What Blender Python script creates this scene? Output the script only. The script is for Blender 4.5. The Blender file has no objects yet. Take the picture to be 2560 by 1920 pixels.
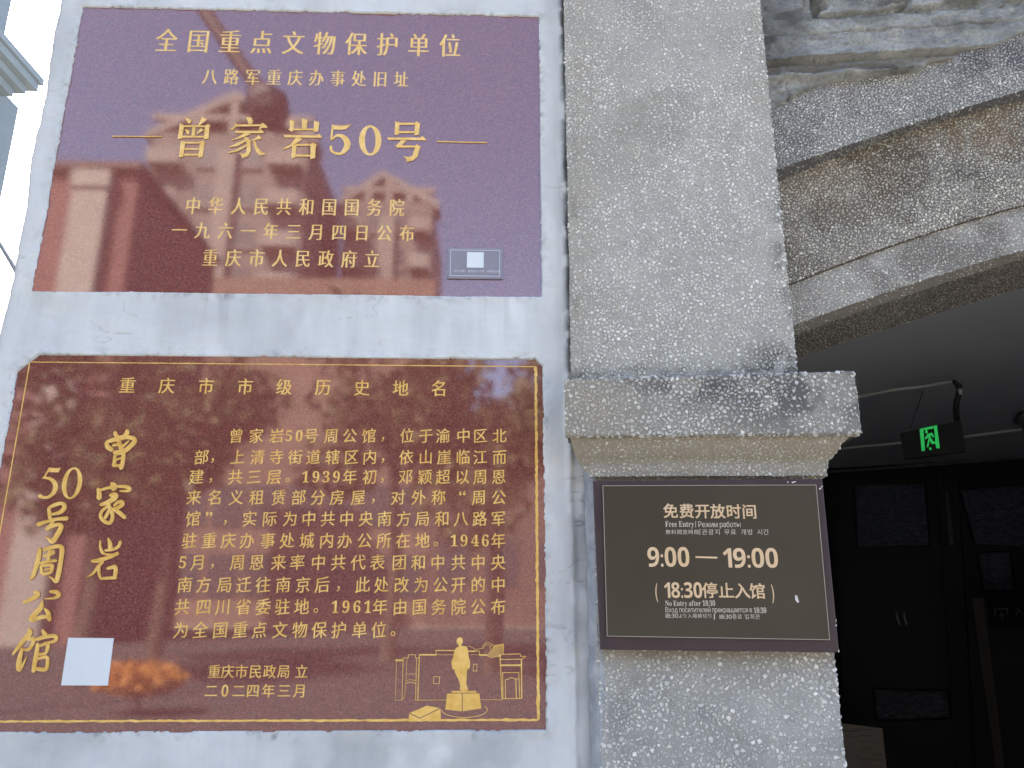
import bpy, bmesh, math, random
import numpy as np
from mathutils import Vector, Matrix
R = math.radians
SC = bpy.context.scene
COL = SC.collection
rng = np.random.default_rng(7)
random.seed(7)

# ---------------------------------------------------------------- camera
D = 1.286
CAM = np.array([0.0, -D, 1.5])
F = 1920.0
YAW, PITCH, ROLL = R(1.6147), R(15.4274), R(0.0694)
fwd = np.array([math.sin(YAW)*math.cos(PITCH), math.cos(YAW)*math.cos(PITCH), math.sin(PITCH)])
_r = np.array([math.cos(YAW), -math.sin(YAW), 0.0])
_u = np.cross(_r, fwd)
RT = math.cos(ROLL)*_r + math.sin(ROLL)*_u
UP = -math.sin(ROLL)*_r + math.cos(ROLL)*_u
cam = bpy.data.cameras.new('camera')
cam.sensor_width = 36.0
cam.lens = 27.0
cam.clip_start = 0.05
cam.clip_end = 2000
co = bpy.data.objects.new('camera', cam)
COL.objects.link(co)
M3 = Matrix(((RT[0], UP[0], -fwd[0]), (RT[1], UP[1], -fwd[1]), (RT[2], UP[2], -fwd[2])))
co.matrix_world = Matrix.Translation(Vector(CAM)) @ M3.to_4x4()
SC.camera = co

# ---------------------------------------------------------------- sky, sun, exposure
SUN_EL, SUN_AZ = 48.0, -36.0          # azimuth from +Y towards +X
w = bpy.data.worlds.new('World')
SC.world = w
w.use_nodes = True
nt = w.node_tree
sky = nt.nodes.new('ShaderNodeTexSky')
sky.sky_type = 'NISHITA'
sky.sun_disc = False
sky.sun_elevation = R(SUN_EL)
sky.sun_rotation = R(SUN_AZ)
sky.air_density = 0.75
sky.dust_density = 3.5
sky.ozone_density = 0.4
bg = nt.nodes['Background']
bg.inputs['Strength'].default_value = 0.15
nt.links.new(sky.outputs['Color'], bg.inputs['Color'])
sun = bpy.data.lights.new('sun', 'SUN')
sun.energy = 4.5
sun.angle = R(0.5)
sun.color = (1.0, 0.95, 0.82)
so = bpy.data.objects.new('sun', sun)
COL.objects.link(so)
sd = Vector((math.sin(R(SUN_AZ))*math.cos(R(SUN_EL)), math.cos(R(SUN_AZ))*math.cos(R(SUN_EL)), math.sin(R(SUN_EL))))
so.rotation_euler = sd.to_track_quat('Z', 'Y').to_euler()
so.location = sd*30
SC.view_settings.view_transform = 'Standard'
SC.view_settings.look = 'None'
SC.view_settings.exposure = 2.52
SC.view_settings.gamma = 1.0
SC.view_settings.use_curve_mapping = False
SC.cycles.use_denoising = True
SC.cycles.max_bounces = 8

# ---------------------------------------------------------------- rays and planes
def ray(px, py):
    d = fwd + RT*((px-1280.0)/F) + UP*((960.0-py)/F)
    return d
def W(px, py, y=0.0):                    # point on the wall plane Y = y
    d = ray(px, py)
    return CAM + d*((y - CAM[1])/d[1])
def hit(px, py, p0, n):
    d = ray(px, py)
    return CAM + d*(np.dot(p0-CAM, n)/np.dot(d, n))
def proj(P):
    q = np.asarray(P) - CAM
    z = q@fwd
    return 1280+F*(q@RT)/z, 960-F*(q@UP)/z
# the gate front stands turned by 7.3 degrees to the plastered wall
GA = R(7.3)
GX = np.array([math.cos(GA), -math.sin(GA), 0.0])
GN = np.array([math.sin(GA), math.cos(GA), 0.0])      # into the gate
GO = W(1424, 900, 0.0) - np.array([0, 0.028, 0]); GO[2] = 0.0
def G(px, py, d=0.0):                    # pixel -> (s, z) on the gate plane at depth d
    p = hit(px, py, GO + GN*d, GN) - GO
    return np.array([p@GX, p[2]])
def gp(s, d, z):
    return GO + GX*s + GN*d + np.array([0, 0, 1.0])*z
def gpa(s, d, z):
    s, d, z = np.broadcast_arrays(np.asarray(s, float), np.asarray(d, float), np.asarray(z, float))
    return GO + s[..., None]*GX + d[..., None]*GN + z[..., None]*np.array([0, 0, 1.0])

# ---------------------------------------------------------------- value noise
_tab = np.random.default_rng(3).random((256, 256))
def vnoise(x, y):
    xi = np.floor(x).astype(int); yi = np.floor(y).astype(int)
    fx = x-xi; fy = y-yi
    fx = fx*fx*(3-2*fx); fy = fy*fy*(3-2*fy)
    a = _tab[xi & 255, yi & 255]; b = _tab[(xi+1) & 255, yi & 255]
    c = _tab[xi & 255, (yi+1) & 255]; d = _tab[(xi+1) & 255, (yi+1) & 255]
    return (a*(1-fx)+b*fx)*(1-fy)+(c*(1-fx)+d*fx)*fy
def fbm(x, y, s, o=4, seed=0.0):
    x = np.asarray(x, float)*s+seed*17.3+50; y = np.asarray(y, float)*s+seed*9.1+50
    t = 0; a = 1.0; n = 0
    for _ in range(o):
        t = t+a*vnoise(x, y); n += a; a *= .5; x = x*2.03+11.1; y = y*2.03+5.7
    return t/n
def sst(a, b, x):
    t = np.clip((x-a)/(b-a), 0, 1)
    return t*t*(3-2*t)

# ---------------------------------------------------------------- materials
def mat(name, col=(.5, .5, .5), rough=.6, metal=0.0, spec=.5):
    m = bpy.data.materials.new(name)
    m.use_nodes = True
    b = m.node_tree.nodes['Principled BSDF']
    b.inputs['Base Color'].default_value = (*col, 1)
    b.inputs['Roughness'].default_value = rough
    b.inputs['Metallic'].default_value = metal
    b.inputs['Specular IOR Level'].default_value = spec
    return m
class NT:
    def __init__(s, m):
        s.t = m.node_tree; s.b = s.t.nodes['Principled BSDF']
        s.co = s.t.nodes.new('ShaderNodeTexCoord').outputs['Object']
    def n(s, typ, **kw):
        k = s.t.nodes.new(typ)
        for a, v in kw.items(): setattr(k, a, v)
        return k
    def l(s, a, b): s.t.links.new(a, b)
    def noise(s, scale, det=4, rough=.55, vec=None, stretch=None):
        k = s.n('ShaderNodeTexNoise')
        k.inputs['Scale'].default_value = scale; k.inputs['Detail'].default_value = det; k.inputs['Roughness'].default_value = rough
        v = vec or s.co
        if stretch:
            mp = s.n('ShaderNodeMapping'); mp.inputs['Scale'].default_value = stretch
            s.l(v, mp.inputs[0]); v = mp.outputs[0]
        s.l(v, k.inputs['Vector'])
        return k.outputs['Fac']
    def ramp(s, fac, stops):
        k = s.n('ShaderNodeValToRGB')
        e = k.color_ramp.elements
        while len(e) < len(stops): e.new(.5)
        for i, (p, c) in enumerate(stops):
            e[i].position = p
            e[i].color = (*c, 1) if len(c) == 3 else c
        s.l(fac, k.inputs[0])
        return k.outputs[0]
    def mix(s, fac, a, b, mode='MIX'):
        k = s.n('ShaderNodeMix'); k.data_type = 'RGBA'; k.blend_type = mode
        if isinstance(fac, (int, float)): k.inputs[0].default_value = fac
        else: s.l(fac, k.inputs[0])
        for i, v in ((6, a), (7, b)):
            if isinstance(v, tuple): k.inputs[i].default_value = (*v, 1)
            else: s.l(v, k.inputs[i])
        return k.outputs[2]
    def math(s, op, a, b=None):
        k = s.n('ShaderNodeMath'); k.operation = op
        for i, v in enumerate((a, b)):
            if v is None: continue
            if isinstance(v, (int, float)): k.inputs[i].default_value = v
            else: s.l(v, k.inputs[i])
        return k.outputs[0]
    def attr(s, name):
        k = s.n('ShaderNodeAttribute'); k.attribute_name = name
        return k.outputs['Fac']
    def bump(s, h, st=.3, dist=.002):
        k = s.n('ShaderNodeBump'); k.inputs['Strength'].default_value = st; k.inputs['Distance'].default_value = dist
        s.l(h, k.inputs['Height']); s.l(k.outputs[0], s.b.inputs['Normal'])
    def base(s, c): s.l(c, s.b.inputs['Base Color'])

def m_plaster():
    m = mat('white_plaster', rough=.85, spec=.25); t = NT(m)
    c = t.ramp(t.noise(5, 6, .6), [(.3, (.55, .58, .555)), (.7, (.685, .715, .68))])
    c2 = t.ramp(t.noise(3.2, 5, .65, stretch=(3.2, 1, .5)), [(.35, (.37, .395, .41)), (.66, (.73, .745, .735))])
    c = t.mix(.30, c, c2)
    f = t.noise(160, 3, .6)
    c = t.mix(t.math('MULTIPLY', f, .14), c, (.40, .42, .44))
    sp = t.ramp(t.noise(85, 5, .8), [(.66, (0, 0, 0)), (.73, (1, 1, 1))])
    c = t.mix(t.math('MULTIPLY', sp, .22), c, (.30, .32, .33))
    c = t.mix(t.attr('dirt_shade'), c, (.17, .18, .185))
    c = t.mix(t.attr('rust_bounce'), c, (.50, .51, .40))
    t.base(c)
    t.bump(t.noise(190, 5, .7), .42, .0015)
    return m
def m_oldplaster():
    m = mat('weathered_plaster', rough=.9, spec=.2); t = NT(m)
    c = t.ramp(t.noise(14, 7, .7), [(.30, (.20, .215, .205)), (.5, (.37, .39, .365)), (.72, (.56, .575, .53))])
    v = t.ramp(t.noise(60, 8, .82, stretch=(1, 1, 1.8)), [(.38, (1, 1, 1)), (.48, (0, 0, 0))])
    c = t.mix(t.math('MULTIPLY', v, .62), c, (.15, .16, .18))
    v2 = t.ramp(t.noise(170, 6, .85), [(.42, (1, 1, 1)), (.5, (0, 0, 0))])
    c = t.mix(t.math('MULTIPLY', v2, .6), c, (.20, .21, .21))
    c = t.mix(t.attr('dirt_shade'), c, (.075, .078, .075))
    c = t.mix(t.attr('rust_bounce'), c, (.22, .185, .125))
    t.base(c)
    t.bump(t.noise(140, 8, .8), 1.0, .005)
    return m
def m_matrix(name, c1, c2, dirt_shade_c, rust_bounce_c):
    m = mat(name, rough=.88, spec=.25); t = NT(m)
    c = t.ramp(t.noise(9, 5, .6), [(.3, c1), (.7, c2)])
    vo = t.n('ShaderNodeTexVoronoi'); vo.inputs['Scale'].default_value = 290
    t.l(t.co, vo.inputs['Vector'])
    sep = t.n('ShaderNodeSeparateColor'); t.l(vo.outputs['Color'], sep.inputs[0])
    k = t.math('MULTIPLY', t.math('GREATER_THAN', sep.outputs[0], .62), t.math('LESS_THAN', vo.outputs['Distance'], .42))
    c = t.mix(t.math('MULTIPLY', k, .55), c, (.50, .50, .47))
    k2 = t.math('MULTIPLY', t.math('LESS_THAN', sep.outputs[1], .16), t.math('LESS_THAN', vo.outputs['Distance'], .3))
    c = t.mix(t.math('MULTIPLY', k2, .6), c, (.10, .10, .10))  # dark specks, partly the shade between chips put into the colour
    c = t.mix(t.attr('dirt_shade'), c, dirt_shade_c)
    c = t.mix(t.attr('rust_bounce'), c, rust_bounce_c)
    t.base(c)
    h = t.math('ADD', t.noise(330, 4, .7), t.math('MULTIPLY', k, .4))
    t.bump(h, .55, .0022)
    return m
def m_chip(name, tint=(1, 1, 1), dim=.5):
    m = mat(name, rough=.6, spec=.4); t = NT(m)
    g = t.n('ShaderNodeNewGeometry').outputs['Random Per Island']
    T = lambda *c: tuple(a*b for a, b in zip(c, tint))
    c = t.ramp(g, [(0, T(.36, .365, .335)), (.25, T(.50, .505, .46)), (.5, T(.60, .605, .555)), (.8, T(.68, .68, .615)), (1, T(.80, .80, .75))])
    film = t.ramp(t.noise(30, 5, .7), [(.46, (0, 0, 0)), (.62, (1, 1, 1))])
    c = t.mix(t.math('MULTIPLY', film, .62), c, T(.37, .37, .335))
    c = t.mix(t.math('MULTIPLY', t.attr('dirt_shade'), dim), c, (.16, .16, .15))
    c = t.mix(t.math('MULTIPLY', t.attr('rust_bounce'), .65), c, (.27, .23, .155))
    t.base(c)
    return m
def m_granite():
    m = mat('red_granite', rough=.02, spec=.5); t = NT(m)
    t.b.inputs['IOR'].default_value = 2.15
    vo = t.n('ShaderNodeTexVoronoi'); vo.inputs['Scale'].default_value = 520
    t.l(t.co, vo.inputs['Vector'])
    sep = t.n('ShaderNodeSeparateColor'); t.l(vo.outputs['Color'], sep.inputs[0])
    c = t.ramp(sep.outputs[0], [(0, (.125, .041, .037)), (.4, (.188, .055, .044)), (.8, (.218, .070, .055)), (1, (.25, .108, .092))])
    c = t.mix(t.math('MULTIPLY', t.noise(6, 4), .35), c, (.16, .052, .044))
    sp = t.math('GREATER_THAN', sep.outputs[1], .93)
    c = t.mix(t.math('MULTIPLY', sp, .6), c, (.06, .026, .024))
    sc = t.ramp(t.noise(26, 8, .8, stretch=(1, 1, 1)), [(.66, (0, 0, 0)), (.74, (1, 1, 1))])
    c = t.mix(t.math('MULTIPLY', sc, .16), c, (.5, .4, .38))
    t.base(c)
    r = t.ramp(t.noise(9, 6, .7), [(.35, (.018, .018, .018)), (.8, (.05, .05, .05))])
    t.l(r, t.b.inputs['Roughness'])
    t.bump(t.noise(900, 2, .5), .012, .0004)
    return m
def m_gold():
    m = mat('gold_paint', rough=.5, metal=0.0, spec=.3); t = NT(m)
    t.base(t.ramp(t.noise(70, 4, .7), [(.3, (.68, .42, .11)), (.55, (.80, .55, .19)), (.75, (.86, .68, .34))]))
    return m
def m_noisy(name, c1, c2, scale=8, rough=.7, spec=.4, bump=0, bs=80, det=5, metal=0, stretch=None):
    m = mat(name, rough=rough, spec=spec, metal=metal); t = NT(m)
    t.base(t.ramp(t.noise(scale, det, .6, stretch=stretch), [(.3, c1), (.7, c2)]))
    if bump: t.bump(t.noise(bs, 4, .6), bump, .003)
    return m

# ---------------------------------------------------------------- object helpers
def tag(o, label=None, cat=None, group=None, kind=None):
    if label: o['label'] = label
    if cat: o['category'] = cat
    if group: o['group'] = group
    if kind: o['kind'] = kind
    return o
def link(o, parent=None):
    COL.objects.link(o)
    if parent is not None:
        o.parent = parent
        pm = Matrix.Identity(4); q = parent
        while q is not None:
            pm = Matrix.Translation(q.location) @ q.rotation_euler.to_matrix().to_4x4() @ pm if False else pm
            q = q.parent
        o.matrix_parent_inverse = ORIG.get(parent.name, Matrix.Identity(4)).inverted()
    return o
ORIG = {}
def empty(name, loc, label, cat, group=None, kind=None):
    o = bpy.data.objects.new(name, None)
    o.empty_display_size = .1
    o.location = Vector(loc)
    COL.objects.link(o)
    ORIG[o.name] = Matrix.Translation(Vector(loc))
    return tag(o, label, cat, group, kind)
class MB:
    """collects polygons, then links them as ONE mesh object (world coordinates)"""
    def __init__(s, carve=0): s.v = []; s.f = []; s.mi = []; s.cur = 0; s.carve = carve
    def add(s, vs, fs):
        b = len(s.v); s.v += [tuple(map(float, p)) for p in vs]; s.f += [tuple(i+b for i in f) for f in fs]; s.mi += [s.cur]*len(fs)
        return s
    def box(s, lo, hi, X=None):
        x0, y0, z0 = lo; x1, y1, z1 = hi
        vs = [(x0, y0, z0), (x1, y0, z0), (x1, y1, z0), (x0, y1, z0), (x0, y0, z1), (x1, y0, z1), (x1, y1, z1), (x0, y1, z1)]
        if X: vs = [X(*p) for p in vs]
        return s.add(vs, [(3, 2, 1, 0), (4, 5, 6, 7), (0, 1, 5, 4), (1, 2, 6, 5), (2, 3, 7, 6), (3, 0, 4, 7)])
    def prism(s, pts, off):
        """pts: closed 3D outline, off: vector from the front outline to the back"""
        n = len(pts); off = np.asarray(off)
        vs = [np.asarray(p) for p in pts] + [np.asarray(p)+off for p in pts]
        return s.add(vs, [tuple(range(n)), tuple(range(2*n-1, n-1, -1))] + [(i, i+n, (i+1) % n+n, (i+1) % n) for i in range(n)])
    def tube(s, pts, rad, k=8):
        pts = [Vector(p) for p in pts]; rings = []
        rad = rad if isinstance(rad, (list, tuple)) else [rad]*len(pts)
        for i, p in enumerate(pts):
            t = (pts[min(i+1, len(pts)-1)]-pts[max(i-1, 0)]).normalized()
            a = t.orthogonal().normalized() if i == 0 else (a0 - t*a0.dot(t)).normalized()
            a0 = a; b = t.cross(a)
            rings.append([p+(a*math.cos(q*2*math.pi/k)+b*math.sin(q*2*math.pi/k))*rad[i] for q in range(k)])
        vs = [v for r in rings for v in r]; fs = []
        for i in range(len(pts)-1):
            for q in range(k):
                fs.append((i*k+q, i*k+(q+1) % k, (i+1)*k+(q+1) % k, (i+1)*k+q))
        fs += [tuple(range(k-1, -1, -1)), tuple(range((len(pts)-1)*k, len(pts)*k))]
        return s.add(vs, fs)
    def build(s, name, mats, parent=None, smooth=False):
        me = bpy.data.meshes.new(name)
        me.from_pydata(s.v, [], s.f)
        for m in (mats if isinstance(mats, (list, tuple)) else [mats]): me.materials.append(m)
        me.polygons.foreach_set('material_index', s.mi)
        if s.carve:
            bm = bmesh.new(); bm.from_mesh(me)
            bmesh.ops.inset_individual(bm, faces=[f for f in bm.faces if len(f.verts) > 3 and f.calc_area() > 2e-6], thickness=s.carve, depth=-s.carve*.8, use_even_offset=True)
            bm.to_mesh(me); bm.free()
        if smooth: me.polygons.foreach_set('use_smooth', [True]*len(s.f))
        me.update()
        o = bpy.data.objects.new(name, me)
        return link(o, parent)
def np_mesh(name, V, sizes, idx, mi, mats, attrs=None, parent=None, smooth=None):
    me = bpy.data.meshes.new(name)
    V = np.ascontiguousarray(V, dtype=np.float32)
    me.vertices.add(len(V)); me.vertices.foreach_set('co', V.ravel())
    me.loops.add(len(idx)); me.loops.foreach_set('vertex_index', np.asarray(idx, dtype=np.int32))
    me.polygons.add(len(sizes))
    st = np.concatenate([[0], np.cumsum(sizes)[:-1]]).astype(np.int32)
    me.polygons.foreach_set('loop_start', st)
    me.polygons.foreach_set('material_index', np.asarray(mi, dtype=np.int32))
    if smooth is not None: me.polygons.foreach_set('use_smooth', np.asarray(smooth, dtype=bool))
    for m in mats: me.materials.append(m)
    me.update(calc_edges=True)
    me.validate()
    for k, a in (attrs or {}).items():
        at = me.attributes.new(k, 'FLOAT', 'POINT'); at.data.foreach_set('value', np.asarray(a, dtype=np.float32))
    o = bpy.data.objects.new(name, me)
    return link(o, parent)
class Acc:
    """accumulates numpy geometry (grids and stone chips) for one mesh"""
    def __init__(s): s.V = []; s.n = 0; s.sz = []; s.ix = []; s.mi = []; s.sm = []; s.d = []; s.r = []
    def put(s, V, sz, ix, mi, sm, d, r):
        s.V.append(V); s.ix.append(np.asarray(ix)+s.n); s.sz.append(sz); s.mi.append(np.full(len(sz), mi)); s.sm.append(np.full(len(sz), sm))
        s.d.append(d); s.r.append(r); s.n += len(V)
    def grid(s, P, d=None, r=None, mi=0, smooth=True, flip=False):
        nu, nv = P.shape[:2]
        i = np.arange(nu*nv).reshape(nu, nv)
        q = np.stack([i[:-1, :-1], i[1:, :-1], i[1:, 1:], i[:-1, 1:]], -1).reshape(-1, 4)
        if flip: q = q[:, ::-1]
        z = np.zeros(nu*nv)
        s.put(P.reshape(-1, 3), np.full(len(q), 4), q.ravel(), mi, smooth, z if d is None else d.ravel(), z if r is None else r.ravel())
    def build(s, name, mats, parent=None):
        return np_mesh(name, np.concatenate(s.V), np.concatenate(s.sz), np.concatenate(s.ix), np.concatenate(s.mi), mats,
                       {'dirt_shade': np.concatenate(s.d), 'rust_bounce': np.concatenate(s.r)}, parent, np.concatenate(s.sm))

def resample(P, step):
    """bilinear refinement of a coarse grid of points to about the given step"""
    def along(P, ax):
        L = np.linalg.norm(np.diff(P, axis=ax), axis=-1)
        L = L.mean(axis=1-ax)
        out = []
        P = np.moveaxis(P, ax, 0)
        for k in range(len(L)):
            n = max(1, int(round(L[k]/step)))
            for j in range(n): out.append(P[k]*(1-j/n)+P[k+1]*(j/n))
        out.append(P[-1])
        return np.moveaxis(np.array(out), 0, ax)
    return along(along(P, 0), 1)
def normals(P):
    du = np.gradient(P, axis=0); dv = np.gradient(P, axis=1)
    n = np.cross(du, dv); n /= np.linalg.norm(n, axis=-1, keepdims=True)+1e-12
    return n
TOCAM = lambda P, n: np.where(((CAM-P)*n).sum(-1, keepdims=True) < 0, -n, n)

def terrazzo(acc, P0, step, dens, rmin, rmax, stain, amp=.0007, bigfrac=.35, seed=1, dmask=None, nrm=None, patchy=.14):
    """a lumpy cement sheet with angular stone chips standing a little out of it"""
    P = resample(P0, step)
    n = normals(P)
    n = TOCAM(P, n) if nrm is None else np.broadcast_to(nrm, P.shape)
    u = P@GX; v = P[..., 2]+.37*(P@GN)
    h = (fbm(u, v, 60, 4, seed)-.5)*2*amp+(fbm(u, v, 11, 3, seed+3)-.5)*2*amp
    P = P+n*h[..., None]
    d, r = stain(P)
    acc.grid(P, d, r, 0, True)
    # chips
    A = np.linalg.norm(np.cross(P[1:, :-1]-P[:-1, :-1], P[:-1, 1:]-P[:-1, :-1]), axis=-1)
    tot = A.sum()
    N = int(tot*dens)
    g = np.random.default_rng(seed*101+5)
    C0 = P[:-1, :-1]
    um, vm = C0@GX, C0[..., 2]+.37*(C0@GN)
    patch = patchy+1.5*sst(.36, .62, fbm(um, vm, 13, 4, seed+7))*(.35+1.1*sst(.38, .6, fbm(um, vm, 55, 2, seed+8)))
    wts = A*patch
    if dmask is not None: wts = wts*dmask(P[:-1, :-1])
    cs = np.cumsum(wts.ravel()/wts.sum())
    cand = np.searchsorted(cs, g.random(N*3))
    rad = rmin+(rmax-rmin)*g.random(N*3)**1.5
    big = g.random(N*3) < bigfrac
    rad = np.where(big, rad, rad*.6)
    order = np.argsort(-rad, kind='stable')
    cand = cand[order]; rad = rad[order]
    iu, iv = np.unravel_index(np.minimum(cand, A.size-1), A.shape)
    a = g.random(len(cand))[:, None]; b = g.random(len(cand))[:, None]
    C = (P[iu, iv]*(1-a)+P[iu+1, iv]*a)*(1-b)+(P[iu, iv+1]*(1-a)+P[iu+1, iv+1]*a)*b
    NN = n[iu, iv]
    cell = rmax*2.2; H = {}; keep = []
    keys = np.floor(C/cell).astype(int)
    for k in range(len(C)):
        kx, ky, kz = keys[k]; ok = True; c = C[k]; rk = rad[k]
        for dx in (-1, 0, 1):
            for dy in (-1, 0, 1):
                for dz in (-1, 0, 1):
                    for j in H.get((kx+dx, ky+dy, kz+dz), ()):
                        e = C[j]-c
                        if e[0]*e[0]+e[1]*e[1]+e[2]*e[2] < (.78*(rk+rad[j]))**2: ok = False; break
                    if not ok: break
                if not ok: break
            if not ok: break
        if ok:
            keep.append(k); H.setdefault((kx, ky, kz), []).append(k)
            if len(keep) >= N: break
    C = C[keep]; rad = rad[keep]; NN = NN[keep]; K = len(C)
    NN = NN+g.normal(0, .13, NN.shape); NN /= np.linalg.norm(NN, axis=1, keepdims=True)
    T = np.cross(NN, np.array([.01, .02, 1.0])+g.normal(0, .3, (K, 3))); T /= np.linalg.norm(T, axis=1, keepdims=True)
    B = np.cross(NN, T)
    ang = (np.arange(5)[None]*2*math.pi/5+g.normal(0, .42, (K, 5))); ang = np.sort(ang, axis=1)
    rr = rad[:, None]*g.uniform(.70, 1.18, (K, 5))
    asp = g.uniform(.45, .95, (K, 1)); th = g.random((K, 1))*math.pi
    x = rr*np.cos(ang); y = rr*np.sin(ang)*asp
    x, y = x*np.cos(th)-y*np.sin(th), x*np.sin(th)+y*np.cos(th)
    hh = (rad*.19+.0002)[:, None]
    def ring(sc, z): return C[:, None]+T[:, None]*(x*sc)[..., None]+B[:, None]*(y*sc)[..., None]+NN[:, None]*z[..., None]
    top = ring(.84, np.broadcast_to(hh, x.shape)); bot = ring(1.0, np.broadcast_to(-hh*1.5, x.shape))
    V = np.concatenate([top, bot], axis=1).reshape(-1, 3)
    b0 = np.arange(K)[:, None]*10
    tops = b0+np.arange(5)[None]
    dd, r2 = stain(C)
    dd = np.repeat(dd, 10); r2 = np.repeat(r2, 10)
    s1 = np.full(K, 5)
    q = np.stack([np.stack([b0[:, 0]+i+5, b0[:, 0]+(i+1) % 5+5, b0[:, 0]+(i+1) % 5, b0[:, 0]+i], -1) for i in range(5)], 1).reshape(-1, 4)
    acc.put(V, np.concatenate([s1, np.full(len(q), 4)]), np.concatenate([tops.ravel(), q.ravel()]), 1, False, dd, r2)

def blob(X, Y, cx, cy, rx, ry, soft=.5):
    r = np.sqrt(((X-cx)/rx)**2+((Y-cy)/ry)**2)
    return 1-sst(1-soft, 1+soft, r)

PLASTER, OLDP, GRAN, GOLD = m_plaster(), m_oldplaster(), m_granite(), m_gold()
GOLD2 = m_noisy('ochre_gold_paint', (.62, .35, .06), (.82, .56, .17), 60, .5, .3)
BROWN = m_noisy('brown_lacquer', (.034, .021, .023), (.052, .033, .034), 14, .45, .4)
CONC = m_noisy('grey_render', (.30, .34, .38), (.40, .43, .46), 3, .85, .3, .2)

# ================================================================ SETTING: ground, street
MB().box((-300, -300, -.4), (300, 300, 0)).build('ground', m_noisy('paving', (.34, .31, .265), (.44, .40, .34), 2.2, .9, .2, .3, 30))
tag(bpy.data.objects['ground'], kind='structure')
MB().box((-300, -38, -.1), (300, -6.9, .004)).build('road', m_noisy('asphalt', (.04, .04, .042), (.065, .065, .066), 3, .9, .2, .4, 60))
tag(bpy.data.objects['road'], kind='structure')
MB().box((-300, -6.9, -.1), (300, -6.7, .12)).build('kerb', m_noisy('kerb_stone', (.28, .27, .25), (.38, .36, .33), 4, .9, .2))
tag(bpy.data.objects['kerb'], kind='structure')

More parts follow.
